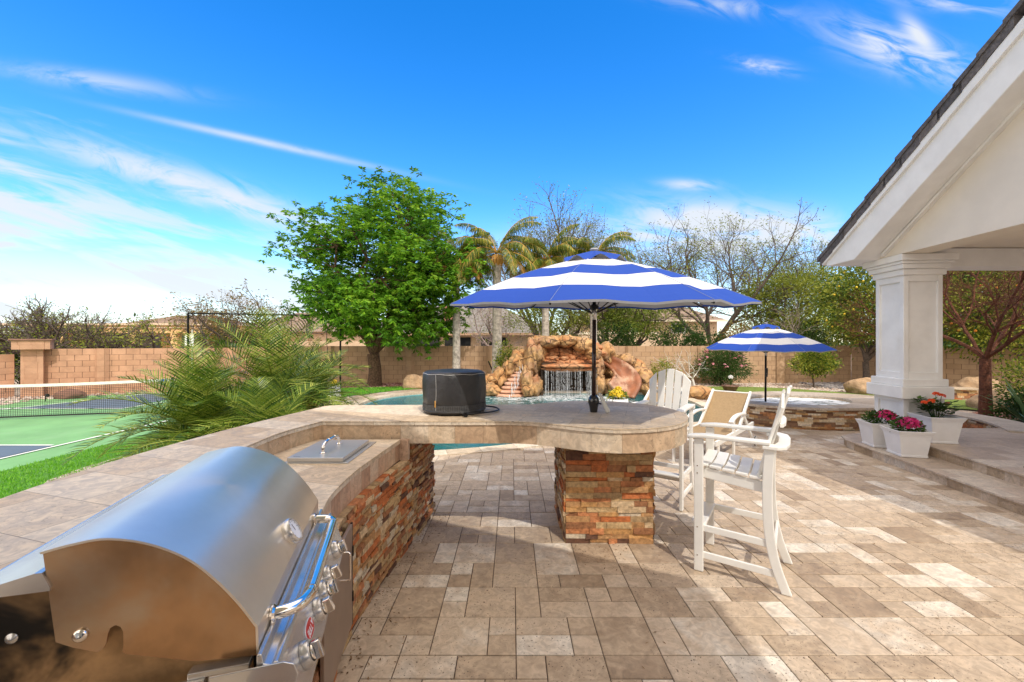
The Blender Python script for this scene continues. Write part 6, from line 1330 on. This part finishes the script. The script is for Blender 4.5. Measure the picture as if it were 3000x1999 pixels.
# ================= NEIGHBOURS' HOUSES =================
TANW = mat('neighbour_yellow', (.72, .48, .22), .9, nz=(1, .06)); TAN2 = mat('neighbour_tan', (.60, .46, .32), .9, nz=(1, .06)); RGREY = mat('neighbour_roof_grey', (.27, .25, .23), .9, nz=(1.5, .15)); RBRN = mat('neighbour_roof_brown', (.30, .22, .17), .9, nz=(1.5, .2)); GLS = mat('dark_glass', (.02, .025, .03), .1, .0)
def hip(mb, x0, x1, y0, y1, z0, z1, ridge, rows=14):
    cy = (y0+y1)/2; a_, b_ = x0+ridge, x1-ridge
    P4 = [V((x0, y0, z0)), V((x1, y0, z0)), V((x1, y1, z0)), V((x0, y1, z0))]; r0_, r1_ = V((a_, cy, z1)), V((b_, cy, z1))
    for i in range(rows):   # stepped tile courses
        f0, f1 = i/rows, (i+1)/rows; up_ = V((0, 0, .05))
        for A_, B_, Ra, Rb in ((P4[0], P4[1], r0_, r1_), (P4[1], P4[2], r1_, r1_), (P4[2], P4[3], r1_, r0_), (P4[3], P4[0], r0_, r0_)):
            mb.add([A_.lerp(Ra, f0)+up_, B_.lerp(Rb, f0)+up_, B_.lerp(Rb, f1), A_.lerp(Ra, f1), A_.lerp(Ra, f0), B_.lerp(Rb, f0)], [(0, 1, 2, 3), (4, 5, 1, 0)])
    mb.add(P4, [(3, 2, 1, 0)])
nh = thing('yellow_house', 'yellow stucco flat roofed neighbour house beyond the left wall', 'house', (-26, 32, 0))
mb = MB(); mb.box(-38, -20.2, 33, 40, 0, 3.0); mb.box(-32.5, -20.2, 29.9, 33, 2.45, 3.0)
for x in (-32.4, -27.2, -24.3, -20.7): mb.box(x, x+.45, 29.9, 30.35, 0, 2.46)
mb.build('walls', TANW, nh)
mb = MB(); mb.box(-38.2, -20.0, 29.7, 40.2, 3.0, 3.14); mb.box(-32.7, -20.0, 29.78, 29.9, 2.80, 2.86); mb.build('parapet_trim', mat('parapet_pale', (.62, .50, .36), .9), nh)
mb = MB(); hip(mb, -33, -24, 34, 42, 3.1, 4.2, 3); mb.build('roof', RBRN, nh)
for x, w_ in ((-31.3, 1.0), (-29.2, 1.6), (-26.3, 1.2), (-23.2, 1.0), (-22.0, .6)): mb = MB(); mb.box(x, x+w_, 32.96, 32.99, .6, 2.3); mb.build('window', GLS, nh)
nh = thing('grey_roof_house', 'neighbour house with a grey tiled hip roof between the palms', 'house', (-4, 33, 0))
mb = MB(); mb.box(-11.2, 2.0, 32.5, 40, 0, 2.55); mb.build('walls', TAN2, nh)
mb = MB(); hip(mb, -11.9, 3.5, 31.7, 41, 2.45, 4.9, 4.6, 20); mb.build('roof', RGREY, nh)
mb = MB(); mb.box(-11.8, 3.4, 31.65, 31.72, 2.32, 2.5); mb.build('eave_board', mat('eave_pink', (.50, .33, .22), .9), nh)
for x in (-10.4, -7.6, -5.2, -2.4): mb = MB(); mb.box(x, x+2.0, 32.44, 32.48, 1.3, 2.15); mb.build('window', GLS, nh)
mb = MB(); mb.box(-5.4, -4.7, 33.4, 34.1, 3.2, 4.7); mb.build('chimney', mat('chimney_brick', (.38, .18, .12), .9, nz=(6, .2)), nh)
nh = thing('two_storey_house', 'tan two storey neighbour house with brown hip roof left of the small umbrella', 'house', (12, 42, 0))
mb = MB(); mb.box(6.8, 20.5, 42, 50, 0, 3.9); mb.box(6.3, 14.0, 40.5, 42, 0, 2.6); mb.build('walls', TAN2, nh)
mb = MB(); hip(mb, 6.0, 21.2, 41.2, 51, 3.9, 6.2, 4.6); mb.build('roof', RBRN, nh)
mb = MB(); mb.box(6.1, 21.1, 41.1, 41.3, 3.78, 3.95); mb.box(6.2, 14.1, 40.4, 40.5, 2.5, 2.75); mb.build('eave_board', mat('eave_cream', (.72, .64, .5), .9), nh)
for x, z, w_ in ((8.2, 2.95, 1.0), (12.0, 2.75, 1.2), (16, 2.75, 1.2)):
    mb = MB(); mb.box(x-.12, x+w_+.12, 41.93, 41.97, z-.12, z+.9); fr1 = mb.build('window', WHT, nh); mb = MB(); mb.box(x, x+w_, 41.90, 41.925, z, z+.78); mb.build('pane', GLS, fr1)
nh = thing('far_left_house', 'brown roofed neighbour house behind the bare trees and black frame', 'house', (-17, 38, 0))
mb = MB(); mb.box(-25, -11.5, 38, 46, 0, 2.7); mb.build('walls', TAN2, nh)
mb = MB(); hip(mb, -25.6, -10.9, 37.4, 46.6, 2.7, 4.7, 4.2); mb.build('roof', RBRN, nh)

# dry leaf litter on the paving
mb = MB(); rf = random.Random(77)
for _ in range(520):
    z_ = rf.random()
    if z_ < .45: y = rf.uniform(2.2, 4.6); x = -1.0+abs(rf.gauss(0, .16))+(.1 if y > 4 else 0)
    elif z_ < .65: x, y = .9+rf.gauss(0, .45), 3.8+rf.gauss(0, .25)
    else: x, y = rf.uniform(-1, 6), rf.uniform(2.0, 9)
    if y > 3.9 and .45 < x < 1.35 and y < 4.8: continue
    leafq(mb, V((x, y, .005)), V((rf.uniform(-1, 1), rf.uniform(-1, 1), .15)), rf.uniform(.012, .03), rf.uniform(.006, .011), rf.random(), V((0, 0, 1)))
struct(mb, 'leaf_litter', leaf('dry_leaf', [(.10, .055, .025), (.20, .11, .05), (.30, .2, .1)], .1, .8), 'stuff')
